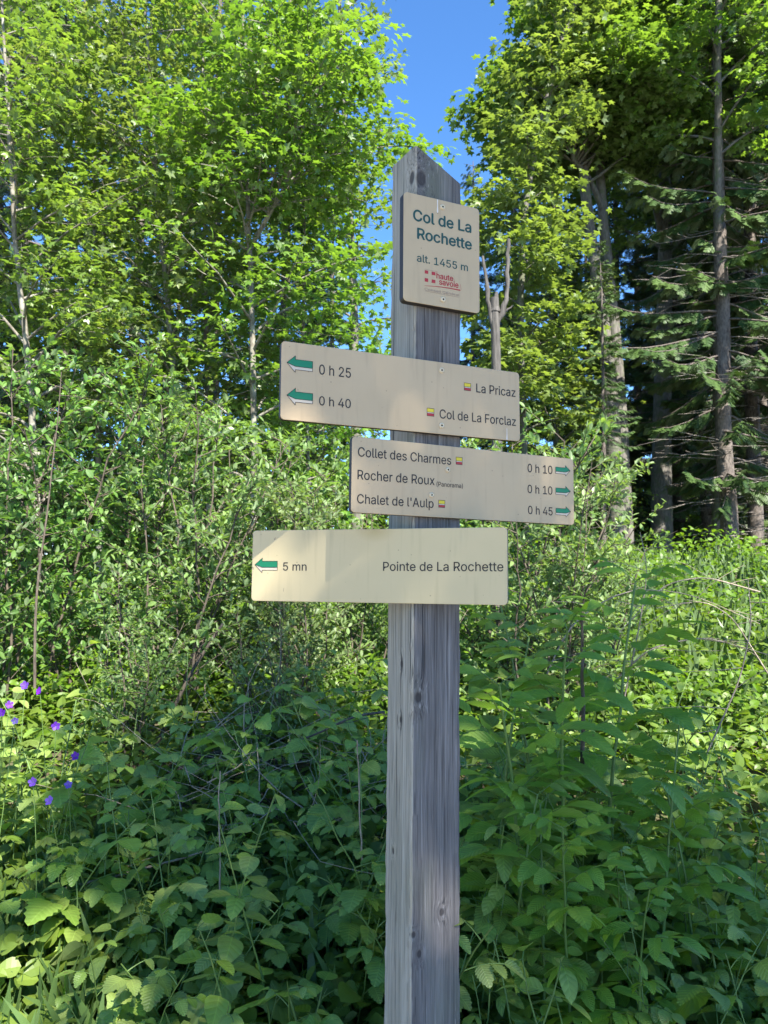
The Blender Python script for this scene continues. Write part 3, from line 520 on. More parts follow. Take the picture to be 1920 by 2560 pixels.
def screw(par, x, y, r=.0062):
    prof = [(0, .0006), (.28, .0007), (.34, .0030), (.55, .0036), (.8, .0029), (.95, .0016), (1, 0)]
    g = G(); k = 20; ang = np.arange(k) * 2 * PI / k
    V = np.concatenate([np.column_stack([x + r * max(p, .01) * np.cos(ang), y + r * max(p, .01) * np.sin(ang), np.full(k, zz)]) for p, zz in prof])
    for i in range(len(prof) - 1):
        j = np.arange(k); j2 = (j + 1) % k
        F = np.stack([i * k + j, (i + 1) * k + j, (i + 1) * k + j2, i * k + j2], 1)
        if i == 0: g.add(V, F, 1)
        else: g.F.append((F, 1 if i < 2 else 0))
    return g.build('screw', [M_SCREW, M_BLACK], par, smooth=True)

def arrow(par, x, y, L, H, sg):
    """tip at x, y; sg -1 points left (tip left); green upper half, white lower edge with a dark outline"""
    hd = .33 * L; s = -sg
    f = lambda pts: [(x + s * a * L, y + b * H) for a, b in pts]
    green = f([(0, .04), (.33, .5), (.33, .28), (1, .28), (1, -.14), (.33, -.14)])
    white = f([(0, .04), (.33, -.14), (1, -.14), (1, -.33), (.33, -.33), (.33, -.5)])
    polys = [(white, M_WHITE), (green, M_GREEN)]
    for ln in poly_outline(white, .0010): polys.append((ln, M_BLACK))
    for ln in poly_outline(green, .0008): polys.append((ln, M_BLACK))
    return flat(par, 'arrow', polys)

def trail_mark(par, x0, y1, x1, y0):
    m = (y0 + y1) / 2; e = .0011
    return flat(par, 'trail_mark', [([(x0, y0), (x1, y0), (x1, y1), (x0, y1)], M_BLACK), ([(x0 + e, m + e * .4), (x1 - e, m + e * .4), (x1 - e, y1 - e), (x0 + e, y1 - e)], M_YEL),
                ([(x0 + e, m - .0022), (x1 - e, m - .0022), (x1 - e, m - e * .4), (x0 + e, m - e * .4)], M_WHITE),
                ([(x0 + e, y0 + e), (x1 - e, y0 + e), (x1 - e, m - .0028), (x0 + e, m - .0028)], M_RED)])

def build_signs():
    b1 = sign_mat('beige sign face', (.46, .34, .20), (.485, .36, .213), 1.3)
    b2 = sign_mat('beige sign face', (.47, .345, .205), (.495, .365, .22), 4.1)
    b3 = sign_mat('beige sign face', (.47, .345, .205), (.495, .365, .22), 7.7)
    b4 = sign_mat('cream sign face', (.54, .44, .25), (.56, .455, .262), 9.2, (.0037, .0742, 0))
    p = plate(0, 'name_plate', 'upright beige name plate of the pass at the top of the post', b1, .0095)
    text(p, 'Col de La', -.0731, .0746, .0622, .0249, M_TEAL, .02)
    text(p, 'Rochette', -.0630, .0756, .0222, .0242, M_TEAL, .02)
    text(p, 'alt. 1455 m', -.0633, .0652, -.0300, .0170, M_TEAL, .010)
    sq = [(-.0439, -.0466, -.0353, -.0540), (-.0267, -.0469, -.0176, -.0544), (-.0439, -.0644, -.0353, -.0724), (-.0267, -.0647, -.0176, -.0723)]
    polys = [([(a, d), (c, d), (c, b), (a, b)], M_RED) for a, b, c, d in sq]
    t = np.linspace(0, 1, 12); top = np.column_stack([-.0444 + t * .0898, -.0818 + .0058 * np.sin(np.minimum(t * 1.9, PI / 2)) - .0002 * t])
    bot = top - np.column_stack([0 * t, .0006 + .0022 * t])
    polys.append((np.concatenate([top, bot[::-1]]).tolist(), M_RED))
    polys += [(line((-.0439, -.0447), (-.0172, -.0450), .0005), M_MAUVE), (line((-.0433, -.0938), (.0427, -.0945), .0006), M_MAUVE),
              (line((-.0172, -.0450), (-.0125, -.0445), .0005), M_RED), (line((.0455, -.0640), (.0475, -.0760), .0006), M_RED), (line((.0285, -.0530), (.0305, -.0590), .0005), M_RED)]
    flat(p, 'emblem', polys)
    text(p, 'haute', -.0150, .0272, -.0600, .0128, M_RED, .018)
    text(p, 'savoie', -.0083, .0409, -.0730, .0128, M_RED, .018)
    text(p, 'Conseil Général', -.0440, .0431, -.0920, .0055, M_MAUVE)
    screw(p, .0001, .1074); screw(p, .0013, -.1063)
    flat(p, 'dried_drip', [([(-.0135, .1225), (-.0112, .1225), (-.0114, .108), (-.0106, .094), (-.0122, .0905), (-.0140, .094), (-.0132, .108)], M_CHALK), (line((-.0128, .0905), (-.0105, .0895), .0011), M_BLACK)])
    p = plate(1, 'direction_sign', 'upper direction sign with two left arrows', b2, .0085)
    arrow(p, -.2723, .0354, .0545, .0345, -1); arrow(p, -.2713, -.0313, .0545, .0345, -1)
    text(p, '0 h 25', -.2037, -.1336, .0205, .0205, M_BLACK, .006); text(p, '0 h 40', -.2030, -.1333, -.0437, .0186, M_BLACK, .006)
    text(p, 'La Pricaz', .1682, .2725, .0222, .0200, M_BLACK, .006); text(p, 'Col de La Forclaz', .0749, .2726, -.0455, .0200, M_BLACK, .006)
    trail_mark(p, .1367, .0409, .1545, .0231); trail_mark(p, .0437, -.0253, .0618, -.0433)
    screw(p, .0801, .0618); screw(p, .0795, -.0615)
    flat(p, 'dried_drip', [([(.2475, -.053), (.2487, -.053), (.2489, -.066), (.2495, -.0792), (.2460, -.0792), (.2474, -.066)], M_CHALK)])
    p = plate(2, 'direction_sign', 'middle direction sign with three right arrows', b3, .0085)
    text(p, 'Collet des Charmes', -.2740, -.0506, .0380, .0195, M_BLACK, .006); text(p, 'Rocher de Roux', -.2742, -.0919, -.0097, .0195, M_BLACK, .006)
    text(p, '(Panorama)', -.0871, -.0207, -.0115, .0098, M_BLACK, .006); text(p, "Chalet de l'Aulp", -.2744, -.0942, -.0595, .0190, M_BLACK, .006)
    text(p, '0 h 10', .1533, .2243, .0378, .0192, M_BLACK, .006); text(p, '0 h 10', .1529, .2237, -.0108, .0190, M_BLACK, .006); text(p, '0 h 45', .1538, .2237, -.0594, .0188, M_BLACK, .006)
    for y in (.0488, -.0007, -.0487): arrow(p, .2764, y, .0432, .0250, 1)
    trail_mark(p, -.0388, .0569, -.0219, .0398); trail_mark(p, -.0822, -.0411, -.0657, -.0577)
    screw(p, -.0592, .0261, .0056); screw(p, -.0996, -.0316, .0056)
    p = plate(3, 'direction_sign', 'lowest cream direction sign with one left arrow, turned on the post', b4, .0085)
    arrow(p, -.2803, .0006, .0559, .0330, -1)
    text(p, '5 mn', -.2110, -.1540, -.0110, .0180, M_BLACK, .006); text(p, 'Pointe de La Rochette', .0227, .2794, -.0107, .0188, M_BLACK, .006)
    for a, b in (((-.2875, -.006), (-.2845, -.003)), ((-.2845, -.003), (-.2830, -.009)), ((-.2860, -.0075), (-.2835, -.006)), ((-.2345, .062), (-.2330, .0575)), ((-.2330, .0575), (-.2310, .063)),
        ((-.2075, -.0495), (-.2088, -.053)), ((-.2088, -.053), (-.2080, -.0575)), ((.2705, -.0185), (.2712, -.0192))): flat(p, 'pen_mark', [(line(a, b, .0009), M_MAUVE)])
    # bracket that holds the turned sign to the corner of the post
    g = G(); tube(g, [(.09, 0, -.012), (.095, 0, -.03), (.12, 0, -.06)], [.012, .012, .012], 8); g.build('bracket', M_CORE, p, smooth=True)
build_signs()

# ---------------------------------------------------------------- trees
def limb(R, p, az, el, L, n, flatten=.5, wob=.12):
    pts = [np.array(p, float)]; step = L / n
    for i in range(n):
        e = el * (1 - flatten * (i + 1) / n); az += R.normal(0, wob)
        pts.append(pts[-1] + step * np.array([math.cos(az) * math.cos(e), math.sin(az) * math.cos(e), math.sin(e) + R.normal(0, .05)]))
    return np.array(pts), az

def broadleaf(seed, trunks, n_limb, L, tmpl, size, per, leafmat, bark, t0=.15, prof=None, el=(.5, 1.0), flatten=.7, spread=.13, sub_step=.28, k=7, droop=.3, upn=.45, name=None, dens=1.):
    """trunks: list of (points, base radius, top radius); returns trunk and crown geometry"""
    R = np.random.default_rng(seed); gt = G(); gc = G(); nodes = []; dirs = []; tb = []
    prof = prof or (lambda t: math.sin(PI * min(1, .15 + .85 * t)) ** .6)
    for pts, r0, r1 in trunks:
        path = resample(pts, 26); path[1:, :2] += np.cumsum(R.normal(0, .008, (25, 2)), 0)
        rad = r0 + (r1 - r0) * np.linspace(0, 1, 26) ** .8; rad[0] *= 1.35
        tube(gt, path, rad, 9)
        for i in range(n_limb):
            t = t0 + (1 - t0) * (i + R.random()) / n_limb
            p = np.array([np.interp(t * 25, np.arange(26), path[:, c]) for c in range(3)]); rr = np.interp(t * 25, np.arange(26), rad)
            ln = L * prof(t) * R.uniform(.75, 1.15)
            if ln < .25: continue
            ns = max(4, int(ln / .35)); lp, az = limb(R, p, i * 2.4 + R.normal(0, .4), R.uniform(*el), ln, ns, flatten)
            lr = min(rr * .55, .012 + .012 * ln)
            tube(gt, lp, np.linspace(lr, .004, len(lp)), 5)
            bt = R.uniform(.25, .75); dirl = nrm(lp[-1] - lp[0])
            s = .22 * ln; side = 1
            while s < ln:
                q = np.array([np.interp(s / ln * ns, np.arange(ns + 1), lp[:, c]) for c in range(3)])
                sl = (.42 * (ln - s) + .28) * R.uniform(.7, 1.2)
                a2 = az + side * R.uniform(.5, 1.1); n2 = max(3, int(sl / .17))
                bp, _ = limb(R, q, a2, R.uniform(-.15, .35), sl, n2, .8, .2)
                tube(gt, bp, np.linspace(.006, .002, len(bp)), 3)
                for z in range(1, len(bp)): nodes.append(bp[z]); dirs.append(bp[z] - bp[z - 1]); tb.append(bt)
                side = -side; s += sub_step * R.uniform(.7, 1.3)
            nodes.append(lp[-1]); dirs.append(dirl); tb.append(bt)
        nodes.append(path[-1]); dirs.append(np.array([0, 0, 1.])); tb.append(.6)
    nodes = np.repeat(np.array(nodes), per, 0); dirs = np.repeat(nrm(np.array(dirs)), per, 0); tb = np.repeat(np.array(tb), per)
    n = len(nodes)
    P = nodes + R.normal(0, 1, (n, 3)) * np.array([spread, spread, spread * .45])
    A = dirs * np.array([1, 1, .3]) + R.normal(0, .7, (n, 3)) * np.array([1, 1, .35]) - np.array([0, 0, droop])
    N = np.array([0, 0, 1.]) + R.normal(0, upn, (n, 3))
    scatter(gc, tmpl, P, A, N, size * R.uniform(.6, 1.25, n), np.clip(tb + R.normal(0, .18, n), 0, 1), curl=R.normal(-.05, .15, n))
    return gt, gc

def plant_tree(name, label, cat, gt, gc, base, bark, leafmat, group=None, crown='crown'):
    e = empty(name, base); tag(e, label, cat, group)
    gt.build('trunk', bark, e, smooth=True, loc=base); gc.build(crown, leafmat, e, loc=base)
    return e

def pts_px(lst): return np.array([PX(x, y, d) for x, y, d in lst])

COUNT = {}
def left_maples():
    spec = [
     ('slim maple in front on the left with a fork halfway up its pale trunk', [[(640, 1600, 8.4), (625, 1000, 8.4), (621, 700, 8.4), (612, 450, 8.4), (618, 220, 8.4), (585, -150, 8.4)], [(624, 620, 8.4), (660, 560, 8.3), (700, 490, 8.2), (745, 400, 8.1), (760, 270, 8.0), (765, 120, 8.0)]], .05, 40, 1.4, 31),
     ('slim maple with a leaning pale trunk left of the forked one', [[(450, 1560, 9.2), (438, 980, 9.2), (415, 700, 9.2), (390, 500, 9.2), (370, 250, 9.2), (350, -150, 9.2)]], .055, 52, 1.7, 32),
     ('leafy maple at the left edge of the photo leaning to the left', [[(110, 1560, 8.2), (70, 900, 8.2), (40, 600, 8.2), (15, 250, 8.2), (0, -100, 8.2)]], .05, 46, 1.6, 33),
     ('maple with a thin dark stem between the two pale trunks', [[(520, 1560, 10.2), (510, 800, 10.2), (503, 450, 10.2), (500, 100, 10.2), (490, -250, 10.2)]], .045, 50, 1.6, 34),
     ('bright maple sapling behind the leaning trunk on the upper left', [[(250, 1520, 10), (240, 800, 10), (235, 400, 10), (225, 0, 10), (220, -300, 10)]], .05, 52, 1.7, 35),
     ('tall loose maple with a thick trunk closest to the gap of sky', [[(895, 1440, 12), (888, 900, 12), (875, 500, 12), (858, 200, 12), (845, -100, 12), (825, -420, 12)]], .10, 44, 1.02, 36),
     ('small maple low behind the two upper signs', [[(780, 1520, 9.5), (775, 1150, 9.5), (765, 900, 9.5), (770, 650, 9.5), (770, 450, 9.5)]], .035, 34, 1.15, 37),
    ]
    for lab, tr, r0, nl, L, seed in spec:
        trunks = []
        for q, t in enumerate(tr):
            P = pts_px(t)
            if q == 0: P[0, 2] = gz(P[0, 0], P[0, 1]) - .05
            trunks.append((P, r0 if q == 0 else r0 * .6, .012))
        far = trunks[0][0][0][1] > 11
        gt, gc = broadleaf(seed, trunks, nl, L, LEAF_MAPLE, .078 if not far else .085, 10 if not far else 6, None, None, t0=.16 if not far else .3, prof=lambda t: (.45 + .55 * math.sin(PI * min(1, t * 1.05))) * (1 if t < .93 else .6), spread=.14)
        COUNT[lab] = sum(len(f) for f, m in gc.F)
        plant_tree('maple_tree', lab, 'tree', gt, gc, trunks[0][0][0], M_BARK_PALE if not far else M_BARK_GREY, M_MAPLE, 'young maples on the left')
left_maples()

def right_trees():
    spec = [
     ('big broadleaf tree right of the post with twin trunks rising side by side', [([(1550, 1300, 16), (1530, 950, 16), (1505, 760, 16), (1470, 520, 16), (1455, 330, 16), (1470, 60, 16), (1490, -250, 16)], .21), ([(1565, 1300, 16.2), (1548, 950, 16.2), (1530, 760, 16.2), (1500, 500, 16.2), (1500, 250, 16.4), (1520, 0, 16.5), (1540, -280, 16.5)], .185),
         ([(1505, 520, 16.2), (1475, 440, 16), (1440, 400, 15.8), (1420, 330, 15.7)], .07)], 36, 2.6, 41),
     ('tall broadleaf tree with a dark trunk forking wide below the top right', [([(1650, 1330, 18), (1655, 1000, 18), (1660, 700, 18), (1660, 480, 18), (1650, 250, 18), (1640, 0, 18), (1640, -300, 18)], .28), ([(1655, 600, 18), (1620, 440, 17.7), (1560, 350, 17.3), (1510, 270, 17), (1460, 150, 17)], .09), ([(1660, 560, 18), (1690, 400, 18), (1720, 200, 18), (1760, 0, 18)], .08)], 32, 2.5, 42),
     ('slender broadleaf tree at the left side of the right-hand grove', [([(1320, 1350, 14), (1310, 1000, 14), (1305, 700, 14), (1325, 450, 14), (1400, 150, 14), (1500, -160, 14)], .075)], 60, 1.3, 43),
     ('low bushy broadleaf tree under the twin trunks', [([(1400, 1350, 17.5), (1390, 1100, 17.5), (1380, 850, 17.5), (1370, 640, 17.5)], .06)], 34, 1.9, 44),
     ('broadleaf tree spreading over the top right corner', [([(1790, 1350, 17), (1795, 900, 16.2), (1800, 500, 15), (1800, 100, 14), (1800, -330, 14)], .12)], 24, 1.7, 45),
    ]
    for lab, tr, nl, L, seed in spec:
        trunks = []
        for q, (t, r0) in enumerate(tr):
            P = pts_px(t)
            if q == 0 or (seed == 41 and q == 1): P[0, 2] = gz(P[0, 0], P[0, 1]) - .05
            trunks.append((P, r0, .05))
        gt, gc = broadleaf(seed, trunks, nl, L, LEAF_MAPLE, .125, 15, None, None, t0={41: .55, 42: .42, 44: .12, 45: .6}.get(seed, .2), spread=.2, sub_step=.36, prof=(lambda t: 1.05 - .55 * t) if seed == 43 else (lambda t: .5 + .5 * math.sin(PI * min(1, t))), droop=.25, upn=.4)
        COUNT[lab] = sum(len(f) for f, m in gc.F)
        plant_tree('broadleaf_tree', lab, 'tree', gt, gc, trunks[0][0][0], M_BARK_GREY, M_BROAD, 'broadleaf trees on the right')
right_trees()

def spruce(seed, H, r, first, Lmax, dead=0, step=.26):
    R = np.random.default_rng(seed); gt = G(); gc = G()
    path = np.column_stack([np.cumsum(R.normal(0, .02, 24)), np.cumsum(R.normal(0, .02, 24)), np.linspace(-.1, H, 24)]); path[0, :2] = 0
    rad = r * (1 - np.linspace(0, 1, 24)) ** .85 + .012; rad[0] *= 1.4
    tube(gt, path, rad, 10)
    P, A, N, S_, T = [], [], [], [], []
    z = first
    def at(z): return np.array([np.interp(z, path[:, 2], path[:, c]) for c in range(3)])
    while z < H - .2:
        for b in range(R.integers(2, 4)):
            az = R.uniform(0, 2 * PI); u = (z - first) / (H - first)
            ln = (Lmax * (1 - u) ** .8 + .25) * R.uniform(.6, 1.1) * (.55 + .45 * min(1, u * 5 + .3))
            n = max(4, int(ln / .3)); pts = [at(z + R.uniform(-.1, .1))]
            e = R.uniform(-.35, .05) + .5 * u
            for i in range(n):
                ee = e - .5 * math.sin(PI * (i + 1) / n) * .6 + .45 * (i / n) ** 2
                pts.append(pts[-1] + ln / n * np.array([math.cos(az) * math.cos(ee), math.sin(az) * math.cos(ee), math.sin(ee)]))
            pts = np.array(pts); tube(gt, pts, np.linspace(.012 + .008 * ln, .004, n + 1), 4)
            m = int(ln / .06)
            if m < 2: continue
            s = np.linspace(.18, 1, m); q = np.stack([np.interp(s * n, np.arange(n + 1), pts[:, c]) for c in range(3)], 1)
            d = nrm(np.stack([np.interp(np.minimum(s * n, n - .01), np.arange(n) + .5, np.diff(pts[:, c])) for c in range(3)], 1))
            side = np.cross(d, [0, 0, 1.]); sg = np.where(np.arange(m) % 2, 1, -1)[:, None]
            P.append(q); A.append(d * .75 + side * sg * R.uniform(.3, .9, (m, 1)) + np.array([0, 0, -1]) * R.uniform(.3, 1.3, (m, 1)))
            N.append(np.array([0, 0, 1.]) + side * sg * .5 + R.normal(0, .2, (m, 3))); S_.append(R.uniform(.28, .5, m) * (1 - .25 * s) * (.6 + .4 * min(1, ln)))
            T.append(np.clip(R.normal(.5, .2, m) + .25 * (s - .5), 0, 1))
        z += step * R.uniform(.7, 1.3)
    for i in range(dead):
        z = R.uniform(.8, first + 5.5); az = R.uniform(0, 2 * PI); ln = R.uniform(.4, 1.7); lp, _ = limb(R, at(z), az, R.uniform(-.35, .15), ln, 5, .4, .12)
        tube(gt, lp, np.linspace(.011, .003, 6), 4, 1)
        for j in (2, 3, 4):
            sp_, _ = limb(R, lp[j], az + R.choice([-1, 1]) * .8, -.2, ln * .3, 3); tube(gt, sp_, [.006, .005, .004, .003], 3, 1)
    scatter(gc, SPRAY, np.concatenate(P), np.concatenate(A), np.concatenate(N), np.concatenate(S_), np.concatenate(T))
    return gt, gc

def spruces():
    protos = []
    for i, (H, r, first, Lm, dead) in enumerate([(19, .17, 1.9, 2.6, 90), (17, .16, .8, 2.5, 30), (21, .17, 4.2, 2.5, 130)]):
        protos.append(spruce(60 + i, H, r, first, Lm, dead))
    tall, dense, bare = range(3)
    spots = [
     (tall, 1830, 15.2, 1.0, .3, 'dark spruce trunk on the right with its foot showing on the sunlit meadow', 'spruces on the right'),
     (bare, 1885, 17.2, 1.0, 2.2, 'bare lower spruce trunk bristling with dead twigs at the right edge', 'spruces on the right'),
     (dense, 1930, 19.5, 1.0, 4.4, 'dense spruce at the far right edge behind the bristling trunk', 'spruces on the right'),
     (bare, 1700, 20.5, .92, 1.2, 'spruce with a half-lit trunk between the forked tree and the darkest trunk', 'spruces on the right'),
     (tall, 1600, 24, .9, 5.1, 'spruce filling the gap behind the twin trunks', 'spruces on the right'),
     (dense, 1760, 24, 1.1, .9, 'distant spruce between the half-lit trunk and the darkest trunk', 'spruces on the right'),
     (dense, 1480, 25, .9, 2.9, 'distant spruce behind the broadleaf grove right of the post', 'spruces on the right'),
     (dense, 1775, 19, .8, 5.5, 'low dark spruce between the half-lit trunk and the darkest trunk, nearest the clearing', 'spruces on the right'),
     (dense, 1180, 23, .78, 1.0, 'spruce low behind the middle sign and the snag', 'spruces on the right'),
     (dense, 1290, 22, .85, 2.3, 'spruce closing the gap between the snag and the twin trunks', 'spruces on the right'),
     (dense, 1400, 23.5, .95, 4.0, 'spruce in the dark interior left of the twin trunks', 'spruces on the right'),
     (dense, 1560, 20.5, .9, 5.0, 'spruce in the dark interior right of the twin trunks', 'spruces on the right'),
     (dense, 1690, 26, 1.05, .6, 'spruce in the dark interior behind the half-lit trunk', 'spruces on the right'),
     (dense, 1880, 23, 1.1, 3.1, 'spruce closing the wood behind the bristling trunk', 'spruces on the right'),
     (bare, 1990, 15.5, 1.05, 3.7, 'spruce reaching in from beyond the right edge', 'spruces on the right'),
     (bare, 1508, 12.5, .27, 3.0, 'thin spruce with a pale sunlit stem just right of the middle sign', 'spruces on the right'),
     (tall, 20, 15, 1.05, 2.0, 'dark spruce showing in the top left corner', 'spruces on the left'),
     (dense, 320, 16.5, .95, .5, 'dark spruce behind the leaning pale trunk', 'spruces on the left'),
     (dense, 690, 14.5, .82, 1.6, 'dark spruce showing through right of the forked maple', 'spruces on the left'),
     (tall, 520, 18, .95, 3.4, 'spruce in deep shade between the pale maple trunks', 'spruces on the left'),
     (dense, 150, 20, 1.0, 5.0, 'spruce behind the maples near the left edge', 'spruces on the left'),
     (dense, 820, 19, .62, 2.6, 'shorter spruce low behind the maples beside the post', 'spruces on the left'),
     (dense, 1080, 30, .55, .2, 'small distant spruce behind the post', 'spruces on the left'),
     (dense, 1260, 27, .72, .9, 'small distant spruce behind the dead snag', 'spruces on the right'),
     (dense, 1330, 34, .8, 1.9, 'far spruce just right of the dead snag behind the grove', 'spruces on the right'),
     (tall, 1860, 29, .9, 2.7, 'far spruce deep in the wood behind the darkest trunk', 'spruces on the right'),
     (dense, 1660, 31, .9, 3.6, 'far spruce deep in the wood behind the forked tree', 'spruces on the right'),
     (dense, 430, 27, .9, 4.6, 'far spruce behind the pale maple trunks', 'spruces on the left'),
     (dense, 930, 33, .6, 5.6, 'far small spruce just left of the post', 'spruces on the left'),
     (dense, -60, 11, .75, .9, 'spruce hidden beyond the left edge behind the leaning maple', 'spruces on the left'),
    ]
    made = {}
    for kind, px, y, s, rz, lab, grp in spots:
        x = (px - 960) / 1923 * y; loc = (x, y, float(gz(x, y)) - .05)
        if kind not in made:
            gt, gc = protos[kind]; e = empty('spruce_tree', loc, rz); tag(e, lab, 'tree', grp); e.scale = (s, s, s)
            gt.build('trunk', [M_BARK_SPRUCE, M_SNAGLIT], e, smooth=True); gc.build('crown', M_SPRUCE, e); made[kind] = e
        else: dup(made[kind], loc, rz, s, lab, grp)
spruces()

def bushes():
    sp = []
    labs = {'l': 'sunlit leafy bush deep behind the willow shrubs on the left', 'r': 'leafy bush in the understorey of the wood on the right'}
    R = np.random.default_rng(47)
    for px, y, s in ((-40, 12, 1), (130, 11, .8), (270, 13.5, 1), (400, 11.5, .8), (560, 13, 1), (680, 11.5, .75), (800, 13.5, .9), (910, 14.5, .9), (1010, 17, .9), (1110, 15, .8), (1210, 17, 1), (1300, 19, 1.1), (1400, 17.5, 1), (1480, 20, 1.1), (1590, 22, 1.2),
                     (1690, 23, 1.2), (1780, 21.5, 1), (1870, 22.5, 1.1), (1960, 20, 1), (200, 17, 1.2), (480, 18, 1.2), (720, 17.5, 1.2), (860, 19, 1.2), (1750, 28, 1.6), (1540, 28, 1.6), (1340, 27, 1.6), (1150, 26, 1.4), (980, 26, 1.4)):
        sp.append((px, y, s, 'l' if px < 1050 else 'r'))
    made = []
    for i in range(2):
        pts = [np.array([0, 0, -.05]), np.array([.05, 0, 1.2]), np.array([.1, .05, 3.0])]
        made.append([broadleaf(90 + i, [(np.array(pts), .035, .01), (np.array([[0, .1, 0], [-.5, .3, 1.2], [-.7, .5, 2.4]]), .03, .01)], 20, 1.15, LEAF_BEECH, .11, 6, None, None, t0=.04, spread=.2, sub_step=.3, el=(.1, .9)), None])
    for i, (px, y, s, side) in enumerate(sp):
        x = (px - 960) / 1923 * y; loc = (x, y, float(gz(x, y)) - .03); rz = R.uniform(0, 6.28); (gt, gc), e = made[i % 2]
        grp = 'understorey bushes on the ' + ('left' if side == 'l' else 'right')
        if e is None:
            e = empty('bush', loc, rz); tag(e, labs[side], 'bush', grp); e.scale = (s, s, s); gt.build('stem', M_TWIG, e, smooth=True); gc.build('foliage', M_BROAD, e); made[i % 2][1] = e
        else: dup(e, loc, rz, s, labs[side], grp)
bushes()

def snag():
    g = G(); y = 7.2
    a = pts_px([(1240, 1350, y), (1243, 1100, y), (1240, 880, y), (1238, 790, y), (1236, 745, y)]); a[0, 2] = gz(a[0, 0], a[0, 1]) - .05
    tube(g, resample(a, 16), np.linspace(.062, .042, 16), 10)
    def prong(lst, r0, r1, n=12):
        q = resample(pts_px(lst), n); R = np.random.default_rng(n); q[2:] += R.normal(0, .005, (n - 2, 3)); tube(g, q, np.linspace(r0, r1, n) * R.uniform(.85, 1.2, n), 8)
    prong([(1240, 860, y), (1228, 790, y), (1219, 740, y), (1215, 690, y), (1209, 640, y)], .034, .013, 11)
    prong([(1240, 810, y), (1250, 788, y), (1264, 776, y), (1268, 745, y), (1269, 680, y), (1271, 600, y)], .028, .016, 14)
    prong([(1238, 780, y), (1240, 745, y), (1241, 728, y)], .045, .012, 6)
    prong([(1262, 778, y), (1276, 770, y), (1282, 765, y)], .014, .005, 5)
    o = g.build('dead_snag', M_SNAG, smooth=True, loc=a[0]); o.location = Vector(a[0])
    tag(o, 'bare grey dead tree snag with two upright prongs right of the name plate', 'dead tree')
snag()

# ---------------------------------------------------------------- shrubs
def willow(seed, H, spread, nst, tmpl=LEAF_WILLOW, size=.056):
    R = np.random.default_rng(seed); gs = G(); gl = G(); P, A, T = [], [], []
    for i in range(nst):
        az = R.uniform(0, 2 * PI); lean = R.uniform(.05, .45) * spread
        base = np.array([R.normal(0, .12), R.normal(0, .12), -.05]); h = H * R.uniform(.7, 1.05); n = 12
        t = np.linspace(0, 1, n)[:, None]
        st = base + t * np.array([0, 0, h]) + (t ** 1.6) * lean * h * np.array([math.cos(az), math.sin(az), 0]) + np.cumsum(R.normal(0, .018, (n, 3)), 0)
        tube(gs, st, np.linspace(.011, .003, n), 6)
        for b in range(int(15 * h)):
            s = R.uniform(.12, 1) ** .8; q = np.array([np.interp(s * (n - 1), np.arange(n), st[:, c]) for c in range(3)])
            ln = R.uniform(.25, .7) * (1.1 - .5 * s) * spread; a2 = R.uniform(0, 2 * PI)
            bp, _ = limb(R, q, a2, R.uniform(.3, 1.0), ln, 5, .3, .15); tube(gs, bp, np.linspace(.004, .0015, 6), 3)
            m = int(ln / .0175); u = np.sort(R.uniform(.2, 1, m)); pos = np.stack([np.interp(u * 5, np.arange(6), bp[:, c]) for c in range(3)], 1)
            d = nrm(bp[-1] - bp[0]); P.append(pos); A.append(d * .7 + R.normal(0, .6, (m, 3)) + np.array([0, 0, .15])); T.append(np.full(m, R.uniform(.2, .8)))
    P = np.concatenate(P); A = np.concatenate(A); n = len(P)
    N = np.array([.1, -.1, 1.]) + R.normal(0, .5, (n, 3))
    scatter(gl, tmpl, P, A, N, size * R.uniform(.55, 1.25, n), np.clip(np.concatenate(T) + R.normal(0, .15, n), 0, 1), wid=R.uniform(.8, 1.3, n), curl=R.normal(0, .15, n))
    return gs, gl

def shrubs():
    made = []
    for i, (H, sp_, ns) in enumerate([(2.5, 1.0, 9), (2.2, 1.15, 8), (1.9, .9, 7)]):
        made.append([willow(80 + i, H, sp_, ns), None])
    spots = [
     (0, 60, 4.9, 1.08, .3, 'willow shrub at the left edge with dark thin stems', 'willow shrubs on the left'),
     (1, 250, 5.4, 1.08, 1.3, 'grey-green willow shrub second from the left edge', 'willow shrubs on the left'),
     (0, 450, 5.0, .97, 2.5, 'willow shrub below the leaning pale maple trunk', 'willow shrubs on the left'),
     (1, 600, 5.6, .98, 4.0, 'willow shrub left of the arrows of the upper sign', 'willow shrubs on the left'),
     (0, 760, 5.0, .72, 5.1, 'lower willow shrub showing between the upper sign and the lowest sign', 'willow shrubs on the left'),
     (2, 890, 5.8, .85, .8, 'willow shrub directly behind the post', 'willow shrubs on the left'),
     (2, 350, 4.2, .62, 2.2, 'short willow shrub left of the lowest sign', 'willow shrubs on the left'),
     (2, 700, 4.3, .52, 3.2, 'short willow shrub under the lowest sign', 'willow shrubs on the left'),
     (0, 1400, 4.9, .86, 1.1, 'tall willow shrub peeping over the right end of the upper sign', 'willow shrubs on the right'),
     (2, 1510, 5.6, .84, 2.0, 'willow shrub just beyond the right arrows of the middle sign', 'willow shrubs on the right'),
     (1, 1270, 5.3, 1.06, 3.3, 'willow shrub behind the right half of the middle sign', 'willow shrubs on the right'),
     (2, -120, 4.4, 1.0, 3.9, 'willow shrub leaning in from beyond the left edge', 'willow shrubs on the left'),
    ]
    for kind, px, y, s, rz, lab, grp in spots:
        x = (px - 960) / 1923 * y; loc = (x, y, float(gz(x, y)) - .03); (gs, gl), e = made[kind]
        if e is None:
            e = empty('willow_shrub', loc, rz); tag(e, lab, 'shrub', grp); e.scale = (s, s, s)
            gs.build('stem', M_TWIG, e, smooth=True); gl.build('foliage', M_WILLOW, e); made[kind][1] = e
        else: dup(e, loc, rz, s, lab, grp)
shrubs()

